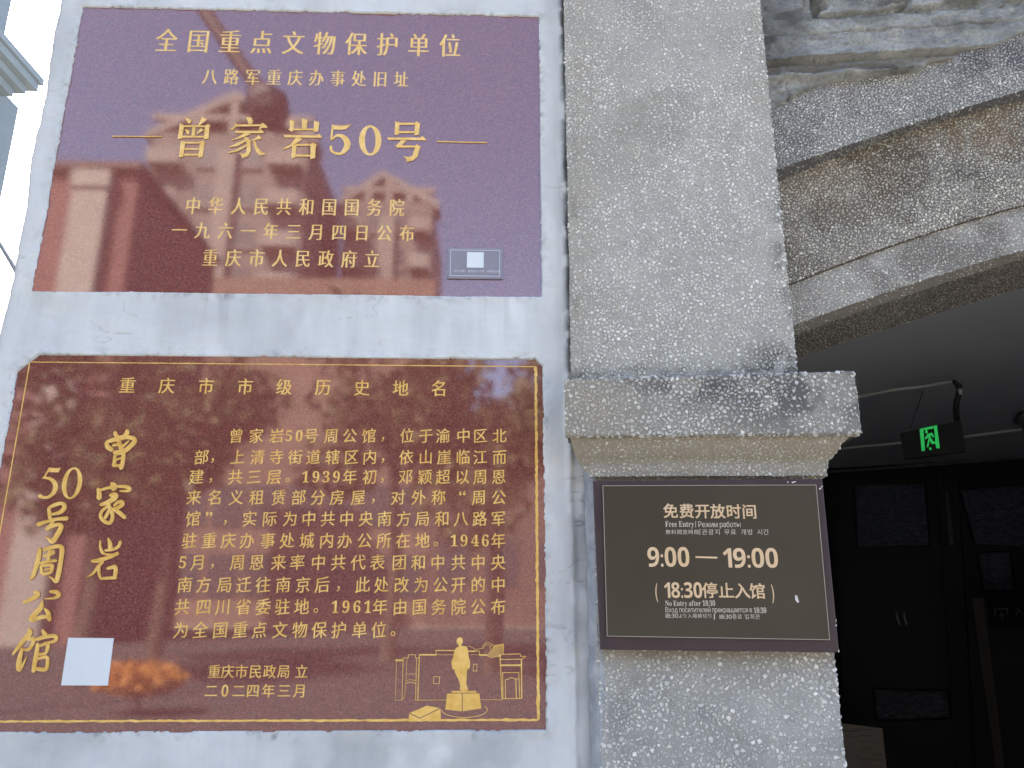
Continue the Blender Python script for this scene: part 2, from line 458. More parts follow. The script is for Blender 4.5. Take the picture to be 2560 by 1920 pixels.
# ================================================================ PLASTERED WALL
TP = [W(204.3, 18.8), W(1345, 38), W(1355, 743.3), W(82, 724)]
LP = [W(49, 885), W(1353.3, 901), W(1367.3, 1824.7), W(0, 1830)]
tx0, tx1 = -.631*D, .0691*D; tz1, tz0 = 1.5+.8708*D, 1.5+.4034*D
lx0, lx1 = -.631*D, .0696*D; lz1, lz0 = 1.5+.3109*D, 1.5-.1554*D
SEAM = GO[0]
def build_wall():
    z0, z1 = 1.13, 2.80
    nz, nx = 690, 430
    z = np.linspace(z0, z1, nz)[:, None]*np.ones((1, nx))
    xe = -.868 + .0*z
    # left edge measured off the photo
    zs = []; xs = []
    for px, py in ((146.8, 0), (107, 202), (59, 480), (33, 640), (6.75, 760), (-33, 960)):
        p = W(px, py); zs.append(p[2]); xs.append(p[0])
    xl = np.interp(z[:, 0], zs[::-1], xs[::-1])
    xl = xl+(fbm(z[:, 0], z[:, 0]*0, 14, 4, 5)-.5)*.012+(fbm(z[:, 0], z[:, 0]*0, 3, 2, 6)-.5)*.01
    xr = SEAM+.075
    u = np.linspace(0, 1, nx)[None]
    x = xl[:, None]*(1-u)+xr*u
    def sdr(x, z, x0, x1, z0, z1, cut=0.0, cut2=0.0):
        d = np.maximum(np.maximum(x0-x, x-x1), np.maximum(z0-z, z-z1))
        if cut: d = np.maximum(d, ((z-x)-(z1-x0)+cut)/1.414)
        if cut2: d = np.maximum(d, ((z+x)-(z1+x1)+cut2)/1.414)
        return d
    n1 = (fbm(x, z, 26, 4, 1)-.5)*.0032+(fbm(x, z, 150, 3, 2)-.5)*.0026
    sd = np.minimum(sdr(x, z, tx0, tx1, tz0, tz1), sdr(x, z, lx0, lx1, lz0, lz1, .030, .014))+n1
    y = -(fbm(x, z, 7, 3, 8)-.5)*.007-(fbm(x*.35, z, 50, 4, 9)-.5)*.0022-(fbm(x, z*.4, 34, 3, 10)-.5)*.0015
    near = np.exp(-np.clip(sd, 0, 1)/.012)
    y -= near*(.0005+.004*(fbm(x*.6, z, 90, 4, 11)-.35))
    # cracks and trowel lines running along
    cr = np.abs(fbm(x*.28, z, 22, 3, 12)-.5)
    y += .0012*(1-sst(0, .012, cr))*sst(.5, .62, fbm(x, z, 9, 2, 13))
    # seam against the pillar: ragged ridge then groove
    sx = x-(SEAM+(fbm(x*0, z, 16, 4, 14)-.5)*.010-.004)
    y -= .0065*np.exp(-(sx/.006)**2)*(.3+fbm(x, z, 60, 3, 15))
    y += .007*sst(.002, .012, sx)*(z > 1.93)
    inside = sst(.0008, -.0012, sd) if False else 1-sst(-.0012, .0008, sd)
    y = y*(1-inside)+.02*inside
    # rounded left arris
    le = (x-xl[:, None])
    y += .012*np.exp(-le/.004)
    P = np.stack([x, y, z], -1)
    px, py = proj(P)
    # dirt: drips under the upper plaque, grime at joints, mottling, painted shade low down
    d = .16*sst(.52, .75, fbm(x, z, 6, 5, 21))
    drip = sst(.50, .72, fbm(x*1.0, z*.10, 52, 4, 22))*np.clip(1-(tz0-z)/.13, 0, 1)*(z < tz0+.002)*sst(.4, .6, fbm(x, z*0, 9, 3, 23))
    d = d+.30*drip
    d = d+.22*near*sst(.55, .75, fbm(x, z, 60, 4, 24))
    d = d+.85*np.exp(-((x-SEAM+.002)/.0065)**2)*sst(.34, .52, fbm(x, z, 40, 4, 25))*(z > 1.86)
    d = d+.42*blob(px, py, 1462, 1330, 40, 260, .6)*sst(.42, .6, fbm(x, z*.7, 30, 5, 26))
    d = d+.32*blob(px, py, 1455, 1760, 50, 330, .7)*sst(.35, .6, fbm(x, z*.4, 18, 4, 27))
    d = d+.20*blob(px, py, 880, 800, 420, 75, .6)*sst(.42, .62, fbm(x, z*.3, 12, 4, 28))
    d = d+.65*blob(px, py, 685, 1842, 7, 7, .5)
    d = d+.22*blob(px, py, 1000, 1900, 360, 60, .6)*sst(.45, .62, fbm(x, z, 14, 5, 29))
    d = d+.22*sst(1.50, 1.16, z)*sst(.30, .68, fbm(x, z*.5, 9, 5, 33))  # darker towards the bottom: weaker skylight there put into the colour
    d = d+.16*blob(px, py, 1400, 500, 90, 700, .9)*sst(.4, .65, fbm(x, z*.35, 16, 4, 34))
    d = d+.35*np.clip(1-sd/.02, 0, 1)*sst(.60, .70, fbm(x, z, 110, 3, 35))*sst(.45, .6, fbm(x, z, 12, 3, 36))
    cd = (1-sst(0, .010, cr))*sst(.56, .66, fbm(x, z, 9, 2, 13))
    d = np.clip(d+.30*cd, 0, .9)
    ru = .30*near*sst(.5, .7, fbm(x, z, 24, 4, 31))+.25*blob(px, py, 140, 745, 60, 35, .7)
    A = Acc()
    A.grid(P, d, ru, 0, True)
    # return face at the left end, then the rest of the wall body round it
    edge = P[:, 0]
    back = edge.copy(); back[:, 1] = .24; back[:, 0] += .01
    mid = edge.copy(); mid[:, 1] += .02
    E2 = np.stack([back, mid, edge], 1)
    A.grid(E2, None, None, 0, True)
    xr2 = SEAM+.07
    b = MB(); 
    b.box((xl[0]+.012, .03, 0), (xr2, .24, 3.7))
    b.box((xl[0], -.0, 0), (xr2, .03, z0))
    b.box((xl[-1], -.0, z1), (xr2, .03, 3.7))
    V = np.array(b.v); sz = np.array([len(f) for f in b.f]); ix = np.concatenate([np.array(f) for f in b.f])
    A.put(V, sz, ix, 0, False, np.zeros(len(V)), np.zeros(len(V)))
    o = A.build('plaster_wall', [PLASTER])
    tag(o, 'whitewashed plaster gate wall with trowel marks holding two red granite plaques', 'wall')
build_wall()

# ================================================================ LETTERING
TXT = {}
REQ = []
def glyph_style(ch, style): REQ.append((ch, style)); return (ch, style)
STY = {  # thin offset, x copies, y copies, shear of the rising horizontals
    'song': (-.009, (-.030, -.010, .010, .030), (0,), 0.0),
    'kai': (0.0, (-.008, .010), (0,), .085),
    'hei': (0.0, (0,), (0,), 0.0),
    'light': (-.006, (0,), (0,), 0.0),
    'bold': (0.0, (-.016, .016), (-.012, .012), 0.0),
    'semi': (0.0, (-.012, .012), (0,), 0.0),
    'serif': (0.0, (0,), (0,), 0.0),
}
MATHB = {}
for i in range(10): MATHB[str(i)] = chr(0x1D7CE+i)
for i in range(26):
    MATHB[chr(65+i)] = chr(0x1D400+i); MATHB[chr(97+i)] = chr(0x1D41A+i)
SANSB = {str(i): chr(0x1D7EC+i) for i in range(10)}
def make_glyphs(reqs):
    """every needed glyph becomes flat polygons once; the text objects are thrown away"""
    tmp = {}
    for ch, st in sorted(set(reqs)):
        c = bpy.data.curves.new('glyph', 'FONT')
        c.body = ch; c.size = 1.0; c.offset = STY[st][0]; c.resolution_u = 3
        o = bpy.data.objects.new('glyph', c)
        COL.objects.link(o); tmp[(ch, st)] = o
    bpy.context.view_layer.update()
    dg = bpy.context.evaluated_depsgraph_get()
    for k, o in tmp.items():
        me = bpy.data.meshes.new_from_object(o.evaluated_get(dg))
        v = [(p.co.x, p.co.y) for p in me.vertices]
        f = [tuple(p.vertices) for p in me.polygons]
        xs = [p[0] for p in v] or [0]
        TXT[k] = (np.array(v).reshape(-1, 2), f, max(xs) if v else .3, min(xs))
        bpy.data.meshes.remove(me)
    for o in tmp.values():
        c = o.data; bpy.data.objects.remove(o); bpy.data.curves.remove(c)
JOBS = []
def put_char(mb, ch, style, cx, cz, size, fr, centre='em', sx=1.0):
    JOBS.append((mb, ch, style, cx, cz, size, fr, centre, sx)); REQ.append((ch, style))
def flush():
    make_glyphs(REQ)
    for mb, ch, style, cx, cz, size, fr, centre, sx in JOBS:
        v, f, x1, x0 = TXT[(ch, style)]
        if not len(v): continue
        _, dxs, dys, sh = STY[style]
        if centre == 'em': ox, oy = .5, .38
        else: ox, oy = (x0+x1)/2, (v[:, 1].max()+v[:, 1].min())/2
        k = 0
        for dx in dxs:
            for dy in dys:
                q = v.copy(); q[:, 0] -= ox; q[:, 1] -= oy
                q[:, 1] += sh*q[:, 0]
                q[:, 0] += dx; q[:, 1] += dy
                pts = [fr(cx+a*size*sx, cz+b*size, -.00010-k*.00004) for a, b in q]
                mb.add(pts, f); k += 1
def wall_fr(y):
    return lambda x, z, d: (x, y+d, z)
PY = .0030                                   # face of the plaques (just behind the plaster skin)
def wl(px, py): p = W(px, py, PY); return p[0], p[2]
def row(mb, text, p0, p1, hpx, style, wpx=None):
    a = np.array(wl(*p0)); b = np.array(wl(*p1))
    hz = abs(wl(p0[0], p0[1]-hpx/2)[1]-wl(p0[0], p0[1]+hpx/2)[1])
    wx = abs(wl(p0[0]-(wpx or hpx)/2, p0[1])[0]-wl(p0[0]+(wpx or hpx)/2, p0[1])[0])
    n = len(text)
    for i, ch in enumerate(text):
        if ch == ' ': continue
        c = a+(b-a)*(i/max(1, n-1))
        put_char(mb, ch, style, c[0], c[1], hz/.91, wall_fr(PY), 'em', wx/hz)

def slab(name, x0, x1, z0, z1, label, cat):
    o = empty(name, ((x0+x1)/2, PY, z0), label, cat)
    m = MB(); m.box((x0-.004, PY, z0-.004), (x1+.004, PY+.016, z1+.004))
    m.build('slab', GRAN, o)
    return o
k = .642
up = slab('stone_plaque', tx0, tx1, tz0, tz1, 'upper red granite plaque, square cornered, with large gold serif characters between two dashes', 'plaque')
lo = slab('stone_plaque', lx0, lx1, lz0, lz1, 'lower red granite plaque with gold border line, long paragraph and engraved statue', 'plaque')

def line_part(name='inscription'):
    m = MB(); PARTS.append((m, name)); return m
PARTS = []
m = line_part(); row(m, '全国重点文物保护单位', (417, 101), (1125, 114), 57, 'song', 52)
m = line_part(); row(m, '八路军重庆办事处旧址', (525, 191), (1003, 198), 39, 'song', 35)
m = line_part(); row(m, '中华人民共和国国务院', (483, 514), (992, 519), 43, 'song', 36)
m = line_part(); row(m, '一九六一年三月四日公布', (449, 575), (1017.6, 583), 41, 'song', 36)
m = line_part(); row(m, '重庆市人民政府立', (526, 644), (930, 648), 43, 'song', 37)
NUP = len(PARTS)
m = line_part(); row(m, '重庆市市级历史地名', (319, 963), (1098, 971), 39, 'semi', 38)
BODY = [
 (357, '曾920家998岩1078 5:1125 0:1165 号1212周1290公1362馆1437，1497位1585于1658渝1725中1805区1870北1945'),
 (440, '部785，835上925清1003寺1077街1150道1220辖1295区1368内1440，1497依1582山1658崖1730临1803江1870而1945'),
 (517, '建765，828共917三990层1068。1130 1:1190 9:1230 3:1270 9:1310 年1362初1440，1495邓1580颖1655超1725以1800周1870恩1942'),
 (597, '来755名838义920租1000赁1085部1163分1238房1313屋1395，1460对1550外1630称1708“1800周1865公1942'),
 (680, '馆752”812，885实972际1050为1130中1203共1277中1350央1425南1497方1572局1645和1722八1795路1868军1940'),
 (765, '驻738重815庆890办962事1043处1118城1195内1272办1342公1420所1495在1570地1645。1705 1:1768 9:1807 4:1850 6:1890 年1940'),
 (850, ' 5:712 月772，835周925恩1000来1085率1158中1240共1318代1395表1470团1555和1630中1705共1785中1862央1940'),
 (937, '南720方793局875迁950往1025南1103京1180后1255，1325此1412处1485改1563为1640公1715开1785的1862中1940'),
 (1023, '共710四793川868省948委1025驻1100地1175。1240 1:1305 9:1347 6:1390 1:1432 年1480由1558国1633务1708院1785公1862布1940'),
 (1113, '为705全780国858重935点1010文1090物1168保1243护1320单1400位1475。1540'),
]
import re
for y, s in BODY:
    m = line_part()
    for ch, d_, x in re.findall(r'(\d(?=:)|[^\d\s:])(:?)(\d{3,4})', s):
        cx, cz = wl(float(x)*k, 860+y*k)
        if ch in '，。':
            q = wl(float(x)*k+9, 860+y*k-2); hz = .024
            put_char(m, ch, 'hei', q[0]-.002, q[1], hz, wall_fr(PY))
        elif ch in '“”':
            put_char(m, ch, 'semi', cx, cz+.007, .030, wall_fr(PY), 'bb')
        elif ch.isdigit():
            put_char(m, MATHB[ch], 'serif', cx, cz, .0262, wall_fr(PY), 'bb', .9)
        else:
            put_char(m, ch, 'kai', cx, cz, .0266, wall_fr(PY), 'em', .94)
m = line_part()
for ch, x in zip('重庆市民政局立', (835, 887, 940, 995, 1050, 1105, 1175)):
    c = wl(x*k, 860+1275*k); put_char(m, ch, 'semi', c[0], c[1], .0215, wall_fr(PY), 'em', .97)
m = line_part()
for ch, x in zip('二0二四年三月', (823, 876, 930, 985, 1045, 1107, 1168)):
    c = wl(x*k, 860+1350*k)
    if ch == '0': put_char(m, '0', 'semi', c[0], c[1], .0255, wall_fr(PY), 'bb', .9)
    else: put_char(m, ch, 'semi', c[0], c[1], .0215, wall_fr(PY), 'em', .97)

# ---- engraved shapes traced as strokes: polygons and brush strokes with a width
_layer = [0]
def poly(mb, pts, tf, lift=.0):
    _layer[0] = (_layer[0]+1) % 12
    d = -.00012-.00004*_layer[0]-lift
    P = [(wl(*tf(x, y))) for x, y in pts]
    area = sum(P[i][0]*P[(i+1) % len(P)][1]-P[(i+1) % len(P)][0]*P[i][1] for i in range(len(P)))
    if area < 0: P = P[::-1]
    if mb.carve: d -= .0010
    mb.add([(x, PY+d, z) for x, z in P], [tuple(range(len(P)))])
def ring2(mb, outer, inner, tf):
    n = len(outer)
    vs = [wl(*tf(*p)) for p in outer]+[wl(*tf(*p)) for p in inner]
    mb.add([(x, PY-.0002, z) for x, z in vs], [(i, (i+1) % n, n+(i+1) % n, n+i) for i in range(n)])
def smooth_line(pts, sub=6):
    if len(pts) < 3: return [tuple(map(float, p)) for p in pts]
    P = [np.array(p, float) for p in pts]; P = [2*P[0]-P[1]]+P+[2*P[-1]-P[-2]]; out = []
    for i in range(1, len(P)-2):
        for t in np.linspace(0, 1, sub, endpoint=False):
            a, b, c, d = P[i-1:i+3]
            out.append(.5*((2*b)+(-a+c)*t+(2*a-5*b+4*c-d)*t*t+(-a+3*b-3*c+d)*t**3))
    out.append(P[-2]); return [tuple(q) for q in out]
def brush(mb, pts, tf, sc=1.0, sub=5, carve=0.0):
    L = smooth_line(pts, sub)
    l = []; r = []
    for i, p in enumerate(L):
        a = np.array(L[max(0, i-1)][:2]); b = np.array(L[min(len(L)-1, i+1)][:2]); t = b-a; t /= np.linalg.norm(t)+1e-9
        n = np.array([-t[1], t[0]])*max(p[2], 1)*sc
        l.append(np.array(p[:2])+n); r.append(np.array(p[:2])-n)
    d0 = np.array(L[0][:2]); t = np.array(L[1][:2])-d0; t /= np.linalg.norm(t)+1e-9
    capA = [d0-t*L[0][2]*sc*.8]
    d1 = np.array(L[-1][:2]); t = d1-np.array(L[-2][:2]); t /= np.linalg.norm(t)+1e-9
    capB = [d1+t*L[-1][2]*sc*.8]
    _layer[0] = (_layer[0]+1) % 12
    d = -.00012-.00004*_layer[0]
    A = [(*wl(*tf(*p)),) for p in l]; B = [(*wl(*tf(*p)),) for p in r]
    cA = wl(*tf(*capA[0])); cB = wl(*tf(*capB[0])); n = len(A)
    if not carve:
        vs = [(x, PY+d, z) for x, z in A+B+[cA, cB]]
        fs = [(i, i+1, n+i+1, n+i) for i in range(n-1)]+[(0, n, 2*n), (2*n-1, n-1, 2*n+1)]
    else:                                # a shallow V: the middle of the stroke lies lower than its rims
        C = [wl(*tf(*p[:2])) for p in L]
        vs = [(x, PY+d-carve, z) for x, z in A+B+[cA, cB]]+[(x, PY+d, z) for x, z in C]
        o_ = 2*n+2
        fs = [(i, i+1, o_+i+1, o_+i) for i in range(n-1)]+[(o_+i, o_+i+1, n+i+1, n+i) for i in range(n-1)]+[(0, o_, 2*n), (o_, n, 2*n), (2*n-1, o_+n-1, 2*n+1), (o_+n-1, n-1, 2*n+1)]
    mb.add(vs, fs)
tfA = lambda x, y: (420+x*.18987, 280+y*.18987)
tfB = lambda x, y: (780+x*.20796, 280+y*.20796)
tf6 = lambda x, y: (20+x*.2049, 1040+y*.2049)
tf7 = lambda x, y: (x*.2291, 1360+y*.2291)
tf8 = lambda x, y: (190+x*.09044, 1320+y*.09044)
tf9 = lambda x, y: (940+x*.18987, 1560+y*.18987)
m = MB(.0011); PARTS.insert(NUP, (m, 'inscription')); NUP += 1
m5 = MB()
for p in (
 [(220,65),(315,110),(305,150),(270,158)], [(455,65),(522,105),(410,185),(398,178)], [(160,150),(218,180),(190,355),(130,362)], [(200,178),(500,182),(500,204),(200,204)],
 [(500,180),(530,158),(570,185),(550,200),(540,355),(472,365),(490,200)], [(325,190),(372,190),(355,342),(312,345)], [(225,225),(285,250),(282,298),(256,297)], [(432,218),(482,240),(370,308)],
 [(190,318),(480,320),(478,342),(190,344)], [(172,380),(235,395),(205,598),(148,602)], [(220,398),(430,398),(430,422),(220,422)], [(425,395),(455,378),(495,400),(485,415),(463,595),(400,608)],
 [(225,478),(415,480),(415,502),(222,502)], [(212,552),(405,555),(405,577),(212,580)],
 [(1032,68),(1100,75),(1122,120),(1110,160),(1060,165),(1050,120)], [(893,140),(905,160),(903,200),(850,245),(820,230),(880,195)], [(900,168),(1235,168),(1235,192),(900,195)],
 [(1225,165),(1255,148),(1312,195),(1305,215),(1250,212),(1190,245),(1215,195)], [(880,250),(1200,252),(1225,232),(1265,268),(1255,284),(900,285)], [(1010,280),(1095,295),(960,350),(840,382),(838,372),(930,335)],
 [(1000,330),(1060,345),(1095,400),(1092,520),(1060,590),(985,615),(970,575),(935,545),(1000,555),(1035,530),(1045,430),(1020,370)], [(1020,365),(1045,385),(930,450),(815,472),(805,465),(920,410)],
 [(1040,430),(1050,455),(920,525),(795,550),(790,542),(920,490)], [(1195,308),(1245,355),(1090,385),(1085,378),(1160,345)], [(1125,385),(1152,385),(1180,465),(1230,525),(1285,550),(1278,568),(1205,576),(1160,520),(1135,450)],
 [(1605,105),(1670,125),(1655,250),(1630,265),(1582,230),(1605,225)], [(1650,222),(1930,222),(1930,248),(1650,248)], [(1765,85),(1842,110),(1825,240),(1765,240)], [(1920,118),(1998,140),(1980,260),(1915,275),(1925,140)],
 [(1525,305),(1960,312),(1995,292),(2035,335),(2025,346),(1540,340)], [(1690,335),(1775,360),(1690,420),(1600,475),(1510,502),(1498,498),(1620,430)], [(1640,425),(1700,435),(1680,605),(1625,620)],
 [(1690,428),(1880,425),(1880,450),(1690,452)], [(1880,430),(1915,405),(1968,440),(1950,455),(1940,610),(1875,628)], [(1680,566),(1885,568),(1885,592),(1680,594)]):
    poly(m, p, tfA)
for p in (
 [(240,155),(300,165),(400,165),(475,155),(410,210),(350,218),(245,215)], [(240,155),(260,162),(252,300),(240,345),(220,345)],
 [(1000,115),(1055,130),(1045,275),(992,280)], [(1050,132),(1250,134),(1250,157),(1050,160)], [(1240,130),(1258,115),(1308,150),(1298,165),(1285,280),(1230,285)], [(1045,233),(1240,235),(1240,258),(1045,260)],
 [(905,310),(1300,312),(1330,295),(1378,335),(1370,346),(920,338)], [(1075,340),(1140,350),(1060,425),(1035,440),(988,400),(1015,405)], [(1050,406),(1240,408),(1240,432),(1045,434)],
 [(1240,410),(1265,393),(1315,428),(1300,440),(1270,540),(1215,590),(1140,605),(1130,565),(1098,535),(1160,545),(1205,530),(1235,440)],
 [(1503,354),(2110,368),(2110,380),(1503,366)]):
    poly(m, p, tfB)
poly(m, [(280.5, 340.5), (406, 341.5), (406, 344), (280.5, 343)], lambda x, y: (x, y))
brush(m5, [(244, 332, 10), (290, 292, 15), (345, 288, 20), (400, 325, 32), (428, 385, 38), (405, 450, 32), (350, 500, 18), (285, 500, 14), (235, 465, 16), (230, 415, 17)], tfB, carve=.0009)
ell = lambda cx, cy, rx, ry, sk=0, n=40: [(cx+rx*math.cos(a)-sk*ry*math.sin(a), cy+ry*math.sin(a)) for a in (i*2*math.pi/n for i in range(n))]
ring2(m5, ell(700, 342, 135, 182), ell(700, 342, 64, 157), tfB)
PARTS.insert(NUP, (m5, 'inscription')); NUP += 1

# ---- the running-hand title of the lower plaque
TCH = {c: line_part('title_character') for c in ((300, 1125), (285, 1255), (262, 1400), (150, 1208), (130, 1305), (115, 1405), (102, 1515), (88, 1620))}
def tch(pts, tf):
    c = np.mean([tf(p[0], p[1]) for p in pts], axis=0)
    return TCH[min(TCH, key=lambda q: (q[0]-c[0])**2*2.5+(q[1]-c[1])**2)]
for s in (
 [(1310,200,22),(1318,225,26),(1335,252,24)], [(1455,178,22),(1458,210,28),(1410,255,24),(1330,262,18)], [(1203,325,22),(1222,380,30),(1275,415,28)],
 [(1210,318,20),(1330,285,28),(1450,262,24),(1530,275,28),(1550,310,28),(1500,370,28),(1420,430,28),(1300,450,24)], [(1350,290,26),(1370,340,26),(1390,410,30)], [(1285,360,16),(1370,345,22)], [(1480,305,10),(1410,370,18)],
 [(1310,485,20),(1305,560,24),(1295,605,26)], [(1312,472,18),(1400,455,20),(1415,480,26),(1405,570,26),(1382,640,28)], [(1310,540,13),(1390,515,13)], [(1300,610,18),(1380,603,18)],
 [(1105,890,22),(1118,950,30),(1115,1005,34)], [(1130,905,16),(1220,880,18),(1290,868,20)], [(1272,825,28),(1296,858,42),(1288,892,36)], [(1345,860,16),(1440,863,22),(1490,890,24),(1460,915,18),(1370,916,10)],
 [(1248,968,18),(1310,965,34),(1305,1000,34),(1230,1050,28),(1135,1085,20)], [(1230,1060,26),(1240,1110,26),(1275,1180,26),(1278,1250,24),(1245,1305,24),(1180,1285,24),(1136,1230,22),(1150,1165,20),(1215,1105,18)], [(1245,1145,20),(1190,1245,22)],
 [(1300,1095,16),(1340,1058,20),(1390,1048,24),(1398,1085,24),(1300,1145,22)], [(1290,1130,22),(1350,1170,28),(1432,1240,24)],
 [(505,1130,22),(515,1200,26),(518,1250,22)], [(500,1125,16),(580,1085,24),(660,1068,22),(692,1090,28),(690,1130,28),(640,1178,24),(550,1200,16)], [(375,1325,28),(480,1290,20),(600,1260,20),(730,1250,26)],
 [(560,1258,24),(530,1330,26),(475,1385,22)], [(480,1380,22),(560,1340,22),(630,1325,24),(655,1352,30),(620,1430,32),(550,1530,30),(500,1500,16),(455,1470,6)]):
    brush(tch(s, tf6), s, tf6, .98, carve=.0012)
for p in ([(500,630),(600,638),(645,628),(618,688),(490,685)], [(500,630),(522,640),(455,745),(415,772),(440,735)]): poly(TCH[(150, 1208)], p, tf6)
brush(TCH[(150, 1208)], [(430,752,10),(510,765,20),(565,810,28),(580,865,30),(560,930,26),(500,985,18),(440,995,18),(385,975,26)], tf6)
ring2(TCH[(150, 1208)], ell(782, 820, 122, 194, .14), ell(782, 820, 66, 172, .14), tf6)
for s in (
 [(440,50,20),(430,130,26),(400,250,26),(370,340,24),(335,385,14)], [(480,65,16),(580,35,22),(650,25,22),(682,55,28),(670,180,26),(645,320,28),(620,405,24),(580,380,14),(540,350,6)],
 [(540,80,16),(595,90,20),(500,130,18),(480,125,14)], [(545,70,18),(532,190,20)], [(440,210,16),(540,190,16),(620,180,16)], [(455,240,18),(465,320,20)], [(470,235,16),(570,230,18),(575,260,20),(555,310,18),(470,330,18)], [(490,282,10),(560,267,10)],
 [(385,520,20),(415,548,30),(370,590,26),(260,642,16)], [(550,520,14),(620,525,24),(645,555,24),(600,588,16),(490,597,6)], [(470,612,6),(452,690,28),(390,760,28),(345,815,28),(350,838,22)], [(350,835,22),(450,800,22),(530,790,20)], [(490,700,10),(530,750,26),(545,830,24)],
 [(325,930,20),(335,970,28),(290,1020,26),(210,1120,22),(145,1205,12)], [(300,1040,16),(370,1032,22),(370,1070,20),(320,1150,18),(250,1150,12)], [(250,1140,18),(225,1230,26),(210,1320,30),(215,1375,22),(265,1300,14),(300,1225,5)],
 [(470,940,18),(500,990,28)], [(410,1040,20),(500,1012,22),(600,1003,22),(622,1030,22),(590,1063,18),(490,1080,10)], [(420,1090,20),(405,1200,26),(385,1300,26),(370,1390,22)],
 [(430,1110,16),(520,1088,18),(525,1130,22),(500,1190,16),(420,1205,16)], [(420,1250,16),(510,1232,18),(525,1270,20),(505,1365,22),(400,1360,22)]):
    brush(tch(s, tf7), s, tf7, .98, carve=.0012)
for s in (
 [(685,350,50),(680,500,68),(730,660,90),(800,720,60)], [(905,290,65),(950,420,115),(960,560,130)], [(1240,380,95),(1190,500,85),(1050,590,80),(820,620,70)], [(800,720,60),(1000,745,70),(1170,690,75)],
 [(450,910,80),(600,905,115),(800,850,110),(1000,790,85),(1180,715,60)], [(760,930,80),(620,1080,95),(480,1260,62),(270,1388,8)], [(650,1050,85),(650,1250,85),(700,1400,70)], [(700,1400,65),(900,1385,85),(1120,1375,85)],
 [(1110,1060,105),(1110,1200,120),(1080,1380,100)], [(880,1120,85),(1100,1060,105)]):
    brush(tch(s, tf8), [(x, y, r_*.5) for x, y, r_ in s], tf8, carve=.0012)
# ---- border line and engraved picture
m = line_part('border_line')
fx0, fx1 = -.6181*D, .0606*D; fz1, fz0 = 1.5+.3015*D, 1.5-.1444*D
def hline(mb, a, b, th, n=120, jit=.0004):
    a = np.array(a); b = np.array(b); t = (b-a)/np.linalg.norm(b-a); nn = np.array([-t[1], t[0]])
    _layer[0] = (_layer[0]+1) % 12
    vs = []
    for i in range(n+1):
        p = a+(b-a)*i/n
        j1, j2 = rng.normal(0, jit, 2)
        if rng.random() < .06: j1 += jit*3
        vs += [p+nn*(th/2+j1), p-nn*(th/2+j2)]
    mb.add([(x, PY-.0002-.00003*_layer[0], z) for x, z in vs], [(2*i, 2*i+1, 2*i+3, 2*i+2) for i in range(n)])
hline(m, (fx0, fz1), (fx1, fz1), .0016, jit=.0001)
hline(m, (fx0, fz0), (fx1, fz0), .0032)
hline(m, (fx0, fz0), (fx0, fz1), .0018, jit=.0001)
hline(m, (fx1, fz0), (fx1, fz1), .0044)
m = line_part('engraved_picture')
def ln(pts, r_=4.0): brush(m, [(x, y, r_) for x, y in pts], tf9, 1.0, 1)
def seg(pts, r_=4.0):
    for a, b in zip(pts[:-1], pts[1:]): brush(m, [(*a, r_), (*b, r_)], tf9, 1.0, 1)
seg([(248,462),(270,490),(265,700),(252,1005),(340,1003),(375,965),(392,780)], 2.5); seg([(255,468),(360,468)], 4); seg([(262,482),(360,482)], 8)
seg([(360,447),(425,447),(430,403),(520,405),(520,447),(570,447)], 4); seg([(358,450),(342,1000)], 4); seg([(410,452),(392,780)], 2.5); seg([(535,450),(520,1000)], 4); seg([(400,657),(530,657)], 2.5)
brush(m, [(392,745,2.5),(455,733,2.5),(525,745,2.5)], tf9); brush(m, [(392,780,4),(455,765,4),(522,782,4)], tf9)
seg([(572,395),(550,1000)], 6); seg([(572,405),(795,405)], 10); seg([(790,405),(790,350)], 4); seg([(785,349),(1030,349)], 7); seg([(795,405),(1030,405)], 2.5); seg([(1220,358),(1310,358)], 9); seg([(1310,355),(1362,355),(1365,405)], 4); seg([(1240,405),(1370,405)], 2.5); seg([(1365,408),(1460,408)], 10)
seg([(520,1003),(920,1000)], 3); seg([(1380,996),(1662,996)], 3)
seg([(757,692),(837,692),(835,785),(757,785),(757,692)], 3.5); seg([(1282,530),(1330,530),(1330,618),(1278,618),(1282,530)], 3.5)
seg([(1215,292),(1240,295),(1310,335),(1420,315),(1400,290),(1460,240),(1545,275),(1500,300),(1505,345)], 3); brush(m, [(1415,300,3),(1460,272,3),(1510,285,3)], tf9)
seg([(1560,285),(1680,265),(1672,400)], 6)
for i in range(9): seg([(1560+i*14, 285-i*1.5), (1468+i*21, 420+i*2)], 4)
seg([(1460,415),(1525,440),(1630,415)], 4)
seg([(1628,402),(1895,392),(1905,425),(1975,425),(1920,463),(1640,468)], 5); seg([(1632,410),(1660,995)], 6); seg([(1640,543),(1915,543)], 11); seg([(1915,465),(1918,980)], 8); seg([(1660,985),(1918,980)], 5)
seg([(1672,985),(1668,640),(1880,640),(1892,975)], 5); seg([(1705,980),(1702,735),(1745,725),(1760,708),(1800,708),(1825,722),(1870,722)], 5); seg([(1840,725),(1848,975)], 6)
